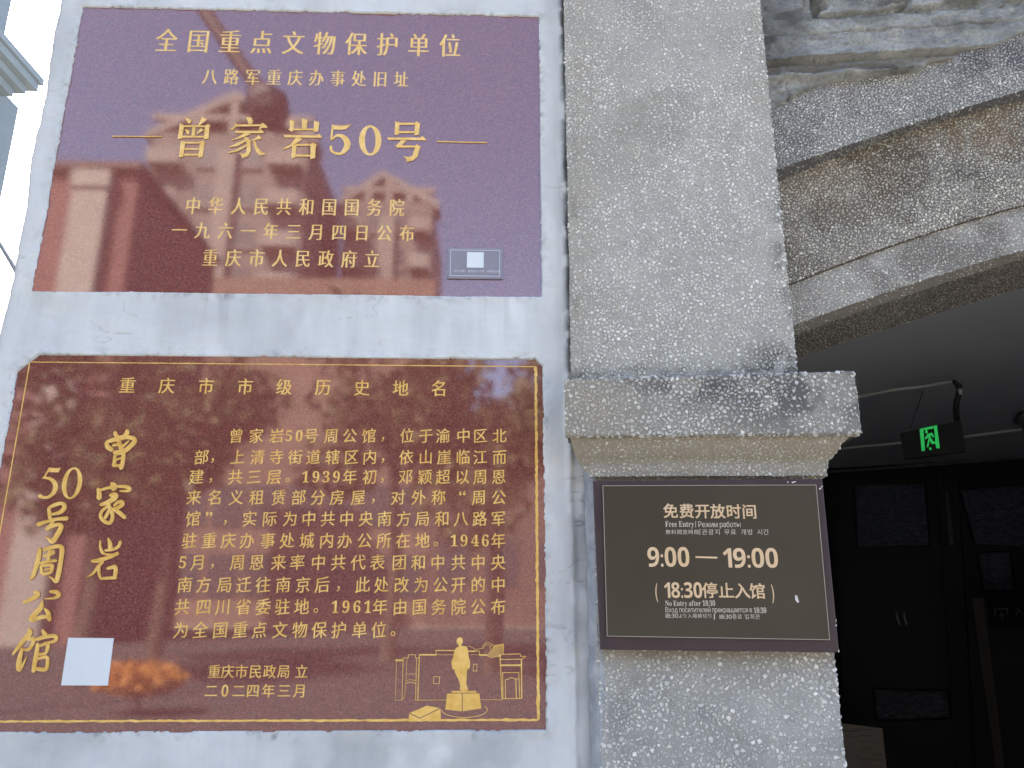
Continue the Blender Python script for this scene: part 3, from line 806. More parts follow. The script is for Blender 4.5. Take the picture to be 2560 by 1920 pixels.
for p in ([(1070,190),(1095,172),(1130,180),(1145,215),(1138,255),(1120,275),(1130,288),(1195,295),(1212,340),(1222,430),(1240,500),(1238,560),(1218,595),(1200,600),(1195,700),(1190,790),(1212,850),(1205,878),(1150,882),(1098,868),(1110,815),(1085,730),(1040,640),(1030,600),(1005,590),(992,500),(1015,440),(1035,340),(1060,310),(1095,290),(1072,265),(1058,230)],
          [(1000,880),(1320,880),(1325,905),(990,905)], [(935,915),(1130,915),(1130,1150),(912,1125)], [(1142,915),(1360,912),(1388,1110),(1142,1150)],
          [(445,1170),(670,1075),(840,1105),(580,1232)], [(435,1180),(575,1245),(850,1115),(855,1262),(430,1262)]): poly(m, p, tf9)
E = ell(1165, 1130, 300, 100)
for i in list(range(0, 20))+list(range(37, 40)):
    a, b = E[i], E[(i+1) % 40]; brush(m, [(*a, 4), (*b, 4)], tf9, 1.0, 1)

# ---- small tag and blank sticker
TAGM = m_noisy('tag_metal', (.20, .195, .225), (.24, .235, .26), 30, .35, .5)
TAGW = mat('tag_white', (.55, .55, .62), .5)
STK = m_noisy('sticker_white', (.60, .66, .67), (.64, .69, .70), 20, .45, .4)
tgo = empty('name_tag', W(1190, 700, PY), 'small grey metal tag with a thin pale border stuck on the upper plaque', 'tag')
mb = MB()
q = [W(1120, 621, PY), W(1256.5, 623.5, PY), W(1257.5, 699.5, PY), W(1120.5, 697.5, PY)]
xA, xB = q[0][0], q[1][0]; zA, zB = q[2][2], q[0][2]
mb.box((xA, PY-.0035, zA), (xB, PY-.0002, zB)).build('plate', TAGM, tgo)
mb = MB(); yy = PY-.0040
fxa, fza, fxb, fzb = xA+.0046, zA+.0046, xB-.0046, zB-.0042
for lo_, hi_ in (((fxa, fzb-.0012), (fxb, fzb)), ((fxa, fza), (fxb, fza+.0012)), ((fxa, fza+.0013), (fxa+.0012, fzb-.0013)), ((fxb-.0012, fza+.0013), (fxb, fzb-.0013))):
    mb.box((lo_[0], yy, lo_[1]), (hi_[0], yy+.0004, hi_[1]))
mb.build('border_line', TAGW, tgo)
a, b = W(1168, 632.5, PY), W(1209, 671.5, PY)
MB().box((a[0], yy, b[2]), (b[0], yy+.0004, a[2])).build('white_square', STK, tgo)
tagtext = MB()
c0 = W(1138, 679.5, PY); c1 = W(1241, 680.5, PY)
for i, ch in enumerate('大门门柱“曾家岩50号”字样的由来'):
    put_char(tagtext, ch, 'semi', c0[0]+(c1[0]-c0[0])*i/15.0, c0[2], .0052 if not ch.isdigit() else .0056, wall_fr(yy+.0002), 'em' if not ch.isdigit() else 'bb')
mb = MB()
Q = [W(*p, PY-.0009) for p in ((170.5, 1594.5), (284, 1595.5), (269.5, 1714), (152.5, 1713.5))]
mb.prism(Q, (0, .0008, 0))
o = mb.build('blank_sticker', STK)
tag(o, 'plain white square sticker below the gold title of the lower plaque', 'sticker')

# ================================================================ GATE PILLAR
def stain_upper(P):
    px, py = proj(P); n = fbm(P@GX, P[..., 2], 34, 5, 41); n2 = fbm(P@GX, P[..., 2], 8, 4, 42)
    d = .22*sst(.5, .75, n2)
    d = d+.75*blob(px, py, 1960, 900, 75, 42, .7)*sst(.36, .55, n)
    d = d+.62*blob(px, py, 1965-.0*py, 560, 34, 120, .7)*sst(.40, .56, n)
    d = d+.40*blob(px, py, 1975, 740, 30, 160, .7)*sst(.45, .6, n)
    d = d+.50*blob(px, py, 1700, 925, 330, 14, .8)*sst(.42, .6, n)
    d = d+.85*blob(px, py, 1490, 940, 75, 9, .6)*sst(.30, .45, n)
    d = d+.45*blob(px, py, 1436, 700, 9, 320, .8)*sst(.45, .6, n)
    r = .32*sst(.55, .8, fbm(P@GX, P[..., 2], 12, 4, 43))*.6+.25*blob(px, py, 1450, 500, 35, 700, .8)
    return np.clip(d, 0, .9), np.clip(r, 0, .8)
def stain_cap(P):
    px, py = proj(P); n = fbm(P@GX, P[..., 2], 30, 5, 51)
    d = .72*blob(px, py, 2010, 985, 210, 90, .8)*sst(.30, .52, n)+.6*blob(px, py, 1690, 965, 130, 40, .8)*sst(.35, .55, n)+.12
    r = .38*blob(px, py, 1470, 1010, 110, 90, .9)+.18+.2*sst(.45, .7, n)
    r = r*(1-d)
    return np.clip(d, 0, .92), np.clip(r, 0, .8)
def stain_bounce_cav(P):
    px, py = proj(P); n = fbm(P@GX, P[..., 2], 30, 5, 55)
    d = .30*sst(.45, .7, n)
    r = (.45+.35*sst(1190, 1150, py))*(.65+.5*n)  # warm light bounced up from the ground, put into the colour
    return np.clip(d, 0, .9), np.clip(r, 0, .85)
def stain_low(P):
    px, py = proj(P); n = fbm(P@GX, P[..., 2], 24, 5, 61)
    d = .28*sst(.5, .75, n)+.15*blob(px, py, 1560, 1780, 50, 90, .9)*sst(.5, .65, n)
    r = .60*np.exp(-np.clip(py-1632, 0, 2000)/26.0)*(.5+n)  # browner band below the sign's lower edge, fading downward
    return np.clip(d, 0, .9), np.clip(r, 0, .8)
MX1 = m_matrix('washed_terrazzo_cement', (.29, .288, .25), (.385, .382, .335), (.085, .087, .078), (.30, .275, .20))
CH1 = m_chip('stone_chips')
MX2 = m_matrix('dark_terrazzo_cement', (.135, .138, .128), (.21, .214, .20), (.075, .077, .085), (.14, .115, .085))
CH2 = m_chip('grey_stone_chips', (.86, .86, .85))
pil = empty('gate_pillar', gp(.2, 0, 0), 'grey washed terrazzo gate pillar of white stone chips with a moulded capital', 'pillar')
# upper shaft
zt = 3.4
sU0 = 0.0
a = G(1896.8, 0); b = G(1996.3, 926)
zc_top = G(1780, 925)[1]
sU1 = (a[0]+b[0])/2
A = Acc()
zz = np.array([zc_top-.03, 2.75])
front = np.array([[gp(sU0, 0, z), gp(sU1-.002, 0, z)] for z in zz])
dm = lambda P: 1+.8*sst(.45, .6, fbm(P@GX, P[..., 2], 6, 3, 44))+1.6*np.exp(-(sU1-((P-GO)@GX))/.03)
terrazzo(A, front, .0035, 82000, .0016, .0046, stain_upper, bigfrac=.42, seed=11, dmask=dm)
arr = np.array([[gp(sU1-.002, 0, z), gp(sU1, .002, z), gp(sU1, .16, z)] for z in zz])
dg_ = GX*.8-GN*.6
terrazzo(A, arr[:, :2], .002, 30000, .0026, .0058, stain_upper, amp=.001, seed=12, nrm=dg_)
terrazzo(A, arr[:, 1:], .004, 30000, .0022, .0055, stain_upper, seed=13, nrm=GX)
arr = np.array([[gp(sU0, .10, z), gp(sU0, 0, z)] for z in zz])
terrazzo(A, arr, .004, 20000, .0022, .005, stain_upper, seed=14, nrm=-GX)
bb = MB(); bb.box((sU0+.004, .006, 2.75), (sU1-.004, .16, zt), gp); bb.box((sU0+.004, .012, zc_top-.02), (sU1-.004, .16, 2.75), gp)
V = np.array(bb.v); A.put(V, np.array([4]*len(bb.f)), np.array(bb.f).ravel(), 0, False, np.zeros(len(V)), np.zeros(len(V)))
A.build('upper_shaft', [MX1, CH1], pil)
# capital: abacus + hollow moulding + fillet
dA = -.05
tl = G(1408, 948, dA); tr = G(2139.5, 927, dA); br = G(2153.7, 1087, dA); bl = G(1416, 1092, dA)
s0, s1 = (tl[0]+bl[0])/2, (tr[0]+br[0])/2
zt_l, zt_r, zb_l, zb_r = tl[1], tr[1], bl[1], br[1]
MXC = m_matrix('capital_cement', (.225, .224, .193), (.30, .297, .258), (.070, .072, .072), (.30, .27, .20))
A = Acc()
rc = .003
fr_ = np.array([[gp(s0, dA, zb_l+rc), gp(s1-rc, dA, zb_r+rc)], [gp(s0, dA, zt_l-rc), gp(s1-rc, dA, zt_r-rc)]])
terrazzo(A, fr_, .003, 62000, .0018, .0050, stain_cap, amp=.0013, bigfrac=.5, seed=21)
for c, (p0, p1, nn, dn, sd_) in enumerate((
   ((dA, zt_l-rc, zt_r-rc), (dA+rc, zt_l, zt_r), -GN*.7+np.array([0, 0, .7]), 20000, 22),
   ((dA+rc, zt_l, zt_r), (.02, zt_l+.002, zt_r+.002), np.array([0, 0, 1.0]), 9000, 23),
   ((dA, zb_l+rc, zb_r+rc), (dA+rc, zb_l, zb_r), -GN*.7-np.array([0, 0, .7]), 22000, 24),
   ((dA+rc, zb_l, zb_r), (-.034, zb_l+.001, zb_r+.001), -np.array([0, 0, 1.0]), 20000, 25))):
    g_ = np.array([[gp(s0, p0[0], p0[1]), gp(s1-rc, p0[0], p0[2])], [gp(s0, p1[0], p1[1]), gp(s1-rc, p1[0], p1[2])]])
    terrazzo(A, g_, .003, dn, .0026, .0066, stain_cap if c < 3 else stain_bounce_cav, amp=.001, bigfrac=.5, seed=sd_, nrm=nn)
# right end of the abacus
g_ = np.array([[gp(s1-rc, dA, zb_r+rc), gp(s1, dA+rc, zb_r+rc), gp(s1, .12, zb_r+rc)], [gp(s1-rc, dA, zt_r-rc), gp(s1, dA+rc, zt_r-rc), gp(s1, .12, zt_r-rc)]])
terrazzo(A, g_[:, :2], .002, 26000, .0028, .0064, stain_cap, amp=.0012, seed=26, nrm=GX*.8-GN*.6)
terrazzo(A, g_[:, 1:], .004, 24000, .0028, .0066, stain_cap, seed=27, nrm=GX)
bb = MB(); bb.add([gp(s0+.003, dA+.006, zb_l+.004), gp(s1-.005, dA+.006, zb_r+.004), gp(s1-.005, .14, zb_r+.004), gp(s0+.003, .14, zb_l+.004),
                   gp(s0+.003, dA+.006, zt_l-.004), gp(s1-.005, dA+.006, zt_r-.004), gp(s1-.005, .14, zt_r-.004), gp(s0+.003, .14, zt_l-.004)],
                  [(3, 2, 1, 0), (4, 5, 6, 7), (0, 1, 5, 4), (1, 2, 6, 5), (2, 3, 7, 6), (3, 0, 4, 7)])
V = np.array(bb.v); A.put(V, np.array([4]*6), np.array(bb.f).ravel(), 0, False, np.full(len(V), .3), np.zeros(len(V)))
A.build('abacus', [MXC, CH1], pil)
A = Acc()
# hollow: profile (depth, pixel row at x 1770, left end pixel, right end pixel)
prof = []
for d_, py_, lx, rx in ((-.038, 1092, 1424, 2122), (-.036, 1104, 1429, 2108), (-.030, 1118, 1432, 2100), (-.022, 1134, 1438, 2090), (-.0135, 1148, 1444, 2073), (-.010, 1158, 1448, 2064), (-.0125, 1162, 1450, 2066), (-.0125, 1190, 1478, 2066)):
    l_ = G(lx, py_+1.5, d_); r_ = G(rx, py_-1.5, d_)
    prof.append((d_, l_, r_))
g_ = np.array([[gp(l_[0], d_, l_[1]), gp(r_[0], d_, r_[1])] for d_, l_, r_ in prof])
terrazzo(A, g_, .0025, 56000, .0020, .0042, stain_bounce_cav, amp=.0014, bigfrac=.45, seed=31)
g_ = np.array([[gp(r_[0], d_, r_[1]), gp(r_[0]-.002, .12, r_[1])] for d_, l_, r_ in prof])
terrazzo(A, g_, .003, 24000, .0028, .006, stain_bounce_cav, amp=.0013, seed=32, nrm=GX)
l_, r_ = prof[-1][1], prof[-1][2]
g_ = np.array([[gp(l_[0], -.0125, l_[1]), gp(r_[0], -.0125, r_[1])], [gp(l_[0], .03, l_[1]), gp(r_[0], .03, r_[1])]])
terrazzo(A, g_, .004, 9000, .0025, .0055, stain_bounce_cav, seed=33, nrm=np.array([0, 0, -1.0]))
A.build('hollow_moulding', [MXC, CH1], pil)
# lower shaft
dL = -.002
zl_top = G(1780, 1185, dL)[1]
sL0 = G(1497, 1700, dL)[0]; sL1 = (G(2087, 1632, dL)[0]+G(2115, 1920, dL)[0])/2
A = Acc()
zz = np.array([1.08, zl_top+.02])
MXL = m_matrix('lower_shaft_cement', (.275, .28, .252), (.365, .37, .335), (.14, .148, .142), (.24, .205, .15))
fr_ = np.array([[gp(sL0, dL, z), gp(sL1-.002, dL, z)] for z in zz])
terrazzo(A, fr_, .0035, 44000, .0018, .0056, stain_low, amp=.0012, bigfrac=.38, seed=41, dmask=lambda P: .35+1.3*sst(1560, 1800, proj(P)[0]))
arr = np.array([[gp(sL1-.002, dL, z), gp(sL1, dL+.002, z), gp(sL1, .14, z)] for z in zz])
terrazzo(A, arr[:, :2], .002, 28000, .003, .0066, stain_low, amp=.0012, seed=42, nrm=dg_)
terrazzo(A, arr[:, 1:], .004, 24000, .003, .0066, stain_low, seed=43, nrm=GX)
arr = np.array([[gp(sL0, .10, z), gp(sL0, dL, z)] for z in zz])
terrazzo(A, arr, .004, 12000, .003, .006, stain_low, seed=44, nrm=-GX)
bb = MB(); bb.box((sL0+.004, dL+.004, 0), (sL1-.004, .14, 1.08), gp); bb.box((sL0+.004, dL+.012, 1.08), (sL1-.004, .14, zl_top), gp)
V = np.array(bb.v); A.put(V, np.array([4]*len(bb.f)), np.array(bb.f).ravel(), 0, False, np.zeros(len(V)), np.zeros(len(V)))
A.build('lower_shaft', [MXL, CH1], pil)
# bluish mortar smeared in the joint beside the lower shaft
m_ = m_noisy('joint_mortar', (.24, .27, .285), (.42, .44, .45), 30, .9, .2, .5, 120)
n_ = 60; zq = np.linspace(1.1, zl_top+.01, n_); P = []
for z in zq:
    j = (fbm(np.array([z]), np.array([0.]), 30, 4, 71)[0]-.5)*.012; j2 = (fbm(np.array([z]), np.array([3.]), 45, 4, 72)[0]-.5)*.010
    P.append([gp(sL0-.015+j2*.5, .024, z), gp(sL0-.008+j2*.5, .004, z), gp(sL0-.002, -.001, z), gp(sL0+.006+j, -.004, z), gp(sL0+.008+j, .004, z)])
A = Acc(); A.grid(np.array(P), None, None, 0, True)
A.build('joint_mortar', [m_], pil)

# ================================================================ ARCH AND PLASTER FRAME
NS = 90
sA0 = sU1-.05; sA1 = 1.75
SS = np.linspace(sA0, sA1, NS)
def curve(pts, d):
    q = np.array([G(x, y, d) for x, y in pts])
    c = np.polyfit(q[:, 0], q[:, 1], 2)
    # a shallow arc: keep the curvature of a real segmental arch outside the measured part
    return np.polyval(c, np.clip(SS, None, q[-1, 0]))+np.where(SS > q[-1, 0], np.polyval(np.polyder(c), q[-1, 0])*(SS-q[-1, 0])-.11*(SS-q[-1, 0])**2, 0)
d1, d2 = .030, .062
cA = curve(((1925,200),(2165,193),(2263,180),(2322,163),(2442,127),(2560,94)), d1)
cB = curve(((1944,423),(2068,381),(2165.5,347),(2328,295),(2560,225)), d1)
cB2 = curve(((1954,450),(2035,416),(2165,366),(2279,329),(2560,250)), d2)
cC = curve(((1976,708),(2052,680),(2164,635),(2248,606),(2360,569),(2458,540),(2560,510)), d2)
cC2 = curve(((1976,713),(2052,685),(2164,640),(2248,611),(2360,574),(2458,545),(2560,515)), d2+.006)
cD = curve(((1986,812),(2080,781),(2173,742),(2276,711),(2388,677),(2487,645),(2560,624)), d2+.006)
cD2 = curve(((1989,836),(2108,798),(2220,753),(2360,708),(2560,646)), d2+.03)
cE = curve(((1993,894),(2097,865),(2192,831),(2332,787),(2416,757),(2560,722)), .22)
def strip(c0, dd0, c1, dd1): return np.stack([gpa(SS, dd0, c0), gpa(SS, dd1, c1)], 1)
def stain_b1(P):
    px, py = proj(P); n = fbm(P@GX, P[..., 2], 22, 5, 81)
    d = .35*sst(.4, .7, n)+.6*blob(px, py, 2480, 140, 160, 70, .8)*sst(.3, .6, n)
    return np.clip(d, 0, .9), .10*n
def stain_b2(P):
    px, py = proj(P); n = fbm(P@GX, P[..., 2], 16, 5, 82); n2 = fbm(P@GX, P[..., 2], 40, 4, 83)
    d = .55*sst(.45, .62, n)+.4*blob(px, py, 2300, 420, 260, 60, .8)*sst(.4, .6, n2)
    r = .85*blob(px, py, 2480, 330, 170, 55, .8)*sst(.35, .6, n2)+.45*blob(px, py, 2050, 450, 160, 60, .9)+.25*sst(.5, .7, n)
    d = d*(1-.9*blob(px, py, 1995, 560, 28, 100, .6))*(1-.9*blob(px, py, 2520, 500, 60, 40, .5))
    return np.clip(d, 0, .9), np.clip(r, 0, .9)
def stain_b3(P):
    px, py = proj(P); n = fbm(P@GX, P[..., 2], 18, 5, 84)
    d = .62*sst(.40, .55, n)*sst(2080, 2200, px)
    d = d*(1-blob(px, py, 2545, 590, 30, 60, .4))
    return np.clip(d, 0, .9), np.clip(.15*n, 0, 1)
def under_tone(P):
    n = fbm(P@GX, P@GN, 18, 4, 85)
    return .65+.2*n, .25*n  # evenly darker tone on every downward-facing face of the arch
arch = empty('gate_arch', gp(.9, .1, 0), 'flat segmental gate arch of stepped grey and brown terrazzo bands', 'arch')
A = Acc(); terrazzo(A, strip(cB, d1, cA+.008, d1), .0035, 78000, .0018, .0040, stain_b1, seed=51, nrm=-GN, patchy=1.1)
terrazzo(A, strip(cB2, d2, cB, d1), .004, 22000, .0018, .0034, under_tone, seed=52, nrm=np.array([0, 0, -1.0]))
A.build('outer_band', [MX2, CH2], arch)
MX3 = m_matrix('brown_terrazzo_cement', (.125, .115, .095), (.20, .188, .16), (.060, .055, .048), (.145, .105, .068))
CH3 = m_chip('tan_stone_chips', (.88, .86, .76), .40)
A = Acc(); terrazzo(A, strip(cC, d2, cB2, d2), .0035, 60000, .0018, .0042, stain_b2, seed=53, nrm=-GN, patchy=1.1)
terrazzo(A, strip(cC2, d2+.006, cC, d2), .004, 9000, .0015, .003, under_tone, seed=54, nrm=np.array([0, 0, -1.0]))
A.build('middle_band', [MX3, CH3], arch)
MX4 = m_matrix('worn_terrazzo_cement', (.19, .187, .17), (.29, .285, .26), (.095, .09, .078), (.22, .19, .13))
CH4 = m_chip('worn_stone_chips', (.88, .87, .81), .45)
A = Acc(); terrazzo(A, strip(cD, d2+.006, cC2, d2+.006), .0035, 52000, .0017, .0038, stain_b3, seed=55, nrm=-GN, patchy=1.1)
terrazzo(A, strip(cD2, d2+.03, cD, d2+.006), .004, 14000, .0016, .003, under_tone, seed=56, nrm=np.array([0, 0, -1.0]))
A.build('inner_band', [MX4, CH4], arch)
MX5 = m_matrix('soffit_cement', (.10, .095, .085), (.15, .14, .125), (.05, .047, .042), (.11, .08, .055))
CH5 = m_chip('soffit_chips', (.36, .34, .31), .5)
A = Acc(); terrazzo(A, strip(cE, .22, cD2, d2+.03), .004, 40000, .0016, .0034, under_tone, seed=57, nrm=np.array([0, 0, -1.0]), patchy=1.1)
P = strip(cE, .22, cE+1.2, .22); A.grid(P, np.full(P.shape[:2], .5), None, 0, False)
A.build('soffit', [MX5, CH5], arch)

# plaster frame above the arch
def frame_wall():
    s = np.linspace(sU1-.06, 1.75, 420); 
    z = np.linspace(G(2000, 300, d1)[1], 2.86, 260)
    S, Z = np.meshgrid(s, z)
    zl = lambda py: G(2300, py, d1)[1]
    zp, zg, zm, zm2, zl2 = zl(36), zl(71), zl(131), zl(158), zl(184)
    sp = G(2013, 40, d1)[0]; sp2 = G(2034, 40, d1)[0]
    n1 = (fbm(S, Z, 30, 4, 91)-.5); n2 = (fbm(S*.4, Z, 90, 4, 92)-.5)
    dep = np.zeros_like(S)
    # recessed panel with stepped edge and a rough carved filling
    inp = np.minimum(S-sp, Z-zp)+n1*.004
    dep += .012*sst(-.001, .003, inp)
    inp2 = np.minimum(S-sp2, Z-zp-.012)+n1*.004
    dep += .030*sst(-.001, .004, inp2)
    carve = fbm(S*.5, Z, 46, 3, 93)
    dep -= .024*sst(.45, .56, carve)*sst(.006, .022, inp2)
    dep += .0035*(1-sst(.0, .004, np.abs(Z-zg+n1*.003)))*sst(-.03, .02, S-sp)
    dep -= .004*sst(zm+.03, zm+.004, Z)*1.0
    hollow = sst(zm, zm2, Z)
    dep += (1-hollow)*.020*(Z < zm+.001)
    dep -= .014*np.exp(-((Z-zl2)/.006)**2)
    dep += n1*.012+n2*.006+(fbm(S, Z, 150, 4, 99)-.5)*.008
    za = np.interp(S[0], SS, cA)[None]+(fbm(S, Z, 24, 5, 98)-.5)*.03-.072*np.exp(-np.clip(S-sU1, 0, 9)/.085)
    dep += .06*sst(.002, -.004, Z-za)
    P = gpa(S, d1-.004+dep, Z)
    px, py = proj(P)
    nn = fbm(S, Z, 26, 5, 95); n3 = fbm(S*.35, Z, 40, 5, 96)
    d = .60*sst(.52, .66, n3)*.6
    d += .55*blob(px, py, 1950, 60, 66, 110, .6)
    d += .80*(np.exp(-((Z-zm2-.002)/.017)**2))*sst(.25, .55, nn)*(1-.6*sst(2200, 2400, px))
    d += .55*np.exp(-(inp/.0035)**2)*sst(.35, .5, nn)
    d += .75*np.exp(-(inp2/.004)**2)*sst(.42, .55, nn)  # shadow line along the panel's stepped edge, put into the colour
    d += .35*(1-sst(0, .005, np.abs(Z-zg+n1*.003)))*sst(.4, .6, nn)
    d += .5*blob(px, py, 2000, 250, 100, 45, .8)*sst(.5, .62, fbm(S, Z, 60, 4, 97))
    d += .55*blob(px, py, 2250, 178, 60, 10, .8)
    r = .50*np.exp(-((Z-(zm2+.004))/.012)**2)*(.5+nn)+.10*nn
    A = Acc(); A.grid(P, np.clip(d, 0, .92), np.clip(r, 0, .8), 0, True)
    bb = MB(); bb.box((sU1-.04, .085, z[0]+.30), (1.9, .25, 3.6), gp); bb.box((sU1-.04, d1, 2.86), (1.9, .085, 3.6), gp)
    V = np.array(bb.v); A.put(V, np.array([4]*len(bb.f)), np.array(bb.f).ravel(), 0, False, np.zeros(len(V)), np.zeros(len(V)))
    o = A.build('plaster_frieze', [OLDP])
    tag(o, 'weathered grey plaster frieze with a recessed carved panel above the gate arch', 'frieze')
frame_wall()
# the far side of the gate: an unseen jamb added to block light
o = MB().box((1.75, -.02, 0), (2.2, .25, 3.6), gp).build('light_blocking_jamb', m_noisy('jamb_terrazzo', (.30, .30, .29), (.40, .40, .38), 40, .9, .2, .4, 200))
tag(o, 'unseen grey terrazzo jamb added to block light at the far end of the gate arch', 'pillar')

# ================================================================ OPENING-HOURS SIGN
dS = -.030
sg = empty('opening_hours_sign', gp(.22, dS, G(1780, 1625, dS)[1]), 'brown opening hours sign with peach lettering fixed under the pillar capital', 'sign')
def gq(px, py, d): s_, z_ = G(px, py, d); return gp(s_, d, z_)
C4 = [(1482, 1202.5), (2056, 1197), (2098, 1631), (1500.5, 1624)]
mb = MB(); mb.prism([gq(*p, dS) for p in C4], GN*.026)
o = mb.build('backing_board', BROWN, sg)
bev = o.modifiers.new('bevel', 'BEVEL'); bev.width = .0012; bev.segments = 2; bev.limit_method = 'ANGLE'
PANEL = m_noisy('olive_panel', (.044, .037, .024), (.060, .050, .033), 4, .3, .3, det=3)
I4 = [(1506.5, 1213.5), (2041, 1211.5), (2075, 1600), (1517.5, 1591)]
mb = MB(); mb.prism([gq(*p, dS-.004) for p in I4], GN*.0038); mb.build('panel', PANEL, sg)
EDGE = mat('worn_edge', (.36, .31, .25), .5)
mb = MB()
for i in range(4):
    a = np.array(I4[i]); b = np.array(I4[(i+1) % 4]); c = np.array([1780., 1404.])
    t_ = (b-a)/np.linalg.norm(b-a); n_ = np.array([-t_[1], t_[0]])
    if np.dot(c-a, n_) < 0: n_ = -n_
    w_ = 1.5
    mb.prism([gq(*p, dS-.0045) for p in (a+t_*w_*i*.0, b-t_*w_*1.3, b-t_*w_*1.3+n_*w_, a+n_*w_)], GN*.0004)
mb.build('edge_line', EDGE, sg)
CHIPW = mat('bare_chip', (.62, .60, .56), .7)
mb = MB()
for pts in ([(1968, 1203), (1972, 1205), (1971, 1207), (1968, 1205.5)], [(1979, 1205), (1986, 1203.5), (1990, 1202.5), (1989.5, 1205), (1983, 1207.5), (1979.5, 1207)],
            [(2048, 1221), (2052, 1218), (2053.5, 1221.5), (2050, 1224), (2047.5, 1223)], [(2052.5, 1216), (2056, 1214), (2056.5, 1218), (2054, 1218)],
            [(2088.5, 1563), (2092, 1561), (2092, 1566), (2089, 1565)], [(2089.5, 1548), (2091, 1548), (2091, 1555), (2090, 1555)], [(2096, 1626), (2098, 1624), (2098, 1631), (2096, 1630.5)],
            [(1866, 1629.3), (1870, 1628.5), (1871, 1630), (1867, 1630.2)]):
    MB().prism([gq(*p, dS-.0006) for p in pts], GN*.0005).build('paint_chip', CHIPW, sg)
for pts in ([(1988, 1487), (1993, 1491), (1998, 1505), (1994, 1507), (1988, 1499)], [(1992, 1490), (1993.3, 1489), (1995, 1496), (1993.5, 1497)]):
    MB().prism([gq(*p, dS-.0048) for p in pts], GN*.0005).build('paint_chip', CHIPW, sg)
PEACH = m_noisy('peach_letters', (.60, .42, .22), (.66, .50, .31), 30, .5, .4)
PEACH2 = mat('pale_letters', (.50, .45, .36), .5)
ks = .615
def sl(ix, iy): return G(1380+ix*ks, 900+iy*ks, dS-.004)
def sign_fr(s_, z_, d): return tuple(gp(s_, dS-.004+d-.0001, z_))
sgA, sgB = 'A', 'B'
LINES = {}
def pick(kind, y):
    rows = {'A': (613, 802, 937), 'B': (667, 698, 988, 1016, 1041)}[kind]
    key = (kind, min(rows, key=lambda r: abs(r-y)))
    return LINES.setdefault(key, MB())
def srow(mb, chars, y, hpx, style, y1=None, bb=False):
    mb = pick(mb, y)
    xs = [x for _, x in chars]
    for ch, x in chars:
        yy_ = y if y1 is None else y+(y1-y)*(x-xs[0])/(xs[-1]-xs[0])
        c = sl(x, yy_); h = abs(sl(x, yy_-hpx/2)[1]-sl(x, yy_+hpx/2)[1])
        put_char(mb, ch, style, c[0], c[1], h/.90, sign_fr, 'bb' if bb else 'em')
srow(sgA, list(zip('免费开放时间', (482, 547, 611, 674, 738, 802))), 613, 56, 'bold', 616)
def run(mb, text, x0, x1, y, size_px, style, up=.36):
    """a run of proportional letters spread between two image columns"""
    RUNS.append((pick(mb, y), text, sl(x0, y), sl(x1, y), abs(sl(x0, y-size_px/2)[1]-sl(x0, y+size_px/2)[1]), style, up))
    for ch in text: REQ.append((ch, style))
RUNS = []
def vbar(x, y0, y1, w_):
    P_ = [sl(x-w_/2, y0), sl(x-w_/2, y1), sl(x+w_/2, y1), sl(x+w_/2, y0)]
    pick('B', (y0+y1)/2).add([sign_fr(a_, b_, -.0001) for a_, b_ in P_], [(0, 1, 2, 3)])
mb_ = lambda t: ''.join(MATHB.get(c, c) for c in t)
sb_ = lambda t: ''.join(SANSB.get(c, c) for c in t)
run(sgB, mb_('Free Entry'), 460, 577, 666, 27, 'serif')
vbar(584, 655, 680, 2.4)
run(sgB, 'Режим работы', 595, 766, 668, 25, 'hei')
srow(sgB, list(zip('無料開放時間', (472, 495, 518, 541, 564, 587))), 699, 19, 'hei')
vbar(601, 686, 711, 2.4)
srow(sgB, list(zip('관광지무료개방시간', (621, 647, 674, 712, 738, 780, 806, 846, 871))), 699, 23, 'hei')
run(sgA, sb_('9:00'), 388, 558, 800, 88, 'serif')
run(sgA, sb_('19:00'), 695, 918, 804, 88, 'serif')
c0 = sl(583, 801); c1 = sl(672, 803.5)
pick('A', 802).add([sign_fr(c0[0], c0[1]+.0013, -.0002), sign_fr(c0[0], c0[1]-.0013, -.0002), sign_fr(c1[0], c1[1]-.0013, -.0002), sign_fr(c1[0], c1[1]+.0013, -.0002)], [(0, 1, 2, 3)])
run(sgA, sb_('18:30'), 456, 610, 935, 70, 'serif')
srow(sgA, list(zip('停止入馆', (642, 708, 773, 835))), 936, 60, 'bold', 939)
run(sgA, '(', 420, 429, 935, 66, 'semi')
run(sgA, ')', 892, 901, 940, 66, 'semi')
run(sgB, mb_('No Entry after 18:30'), 460, 663, 988, 25, 'serif')
run(sgB, 'Вход посетителей прекращается в', 461, 813, 1015, 23, 'hei')
run(sgB, mb_('18:30'), 820, 871, 1017, 25, 'serif')
run(sgB, '18:30', 462, 513, 1039, 20, 'hei')
srow(sgB, list(zip('より入場締切り', (523, 540, 560, 580, 601, 622, 642))), 1040, 18, 'hei')
vbar(660, 1030, 1056, 4)
run(sgB, '18:30', 681, 731, 1043, 20, 'hei')
srow(sgB, list(zip('종료입회관', (743, 764, 793, 815, 836))), 1043, 20, 'hei')
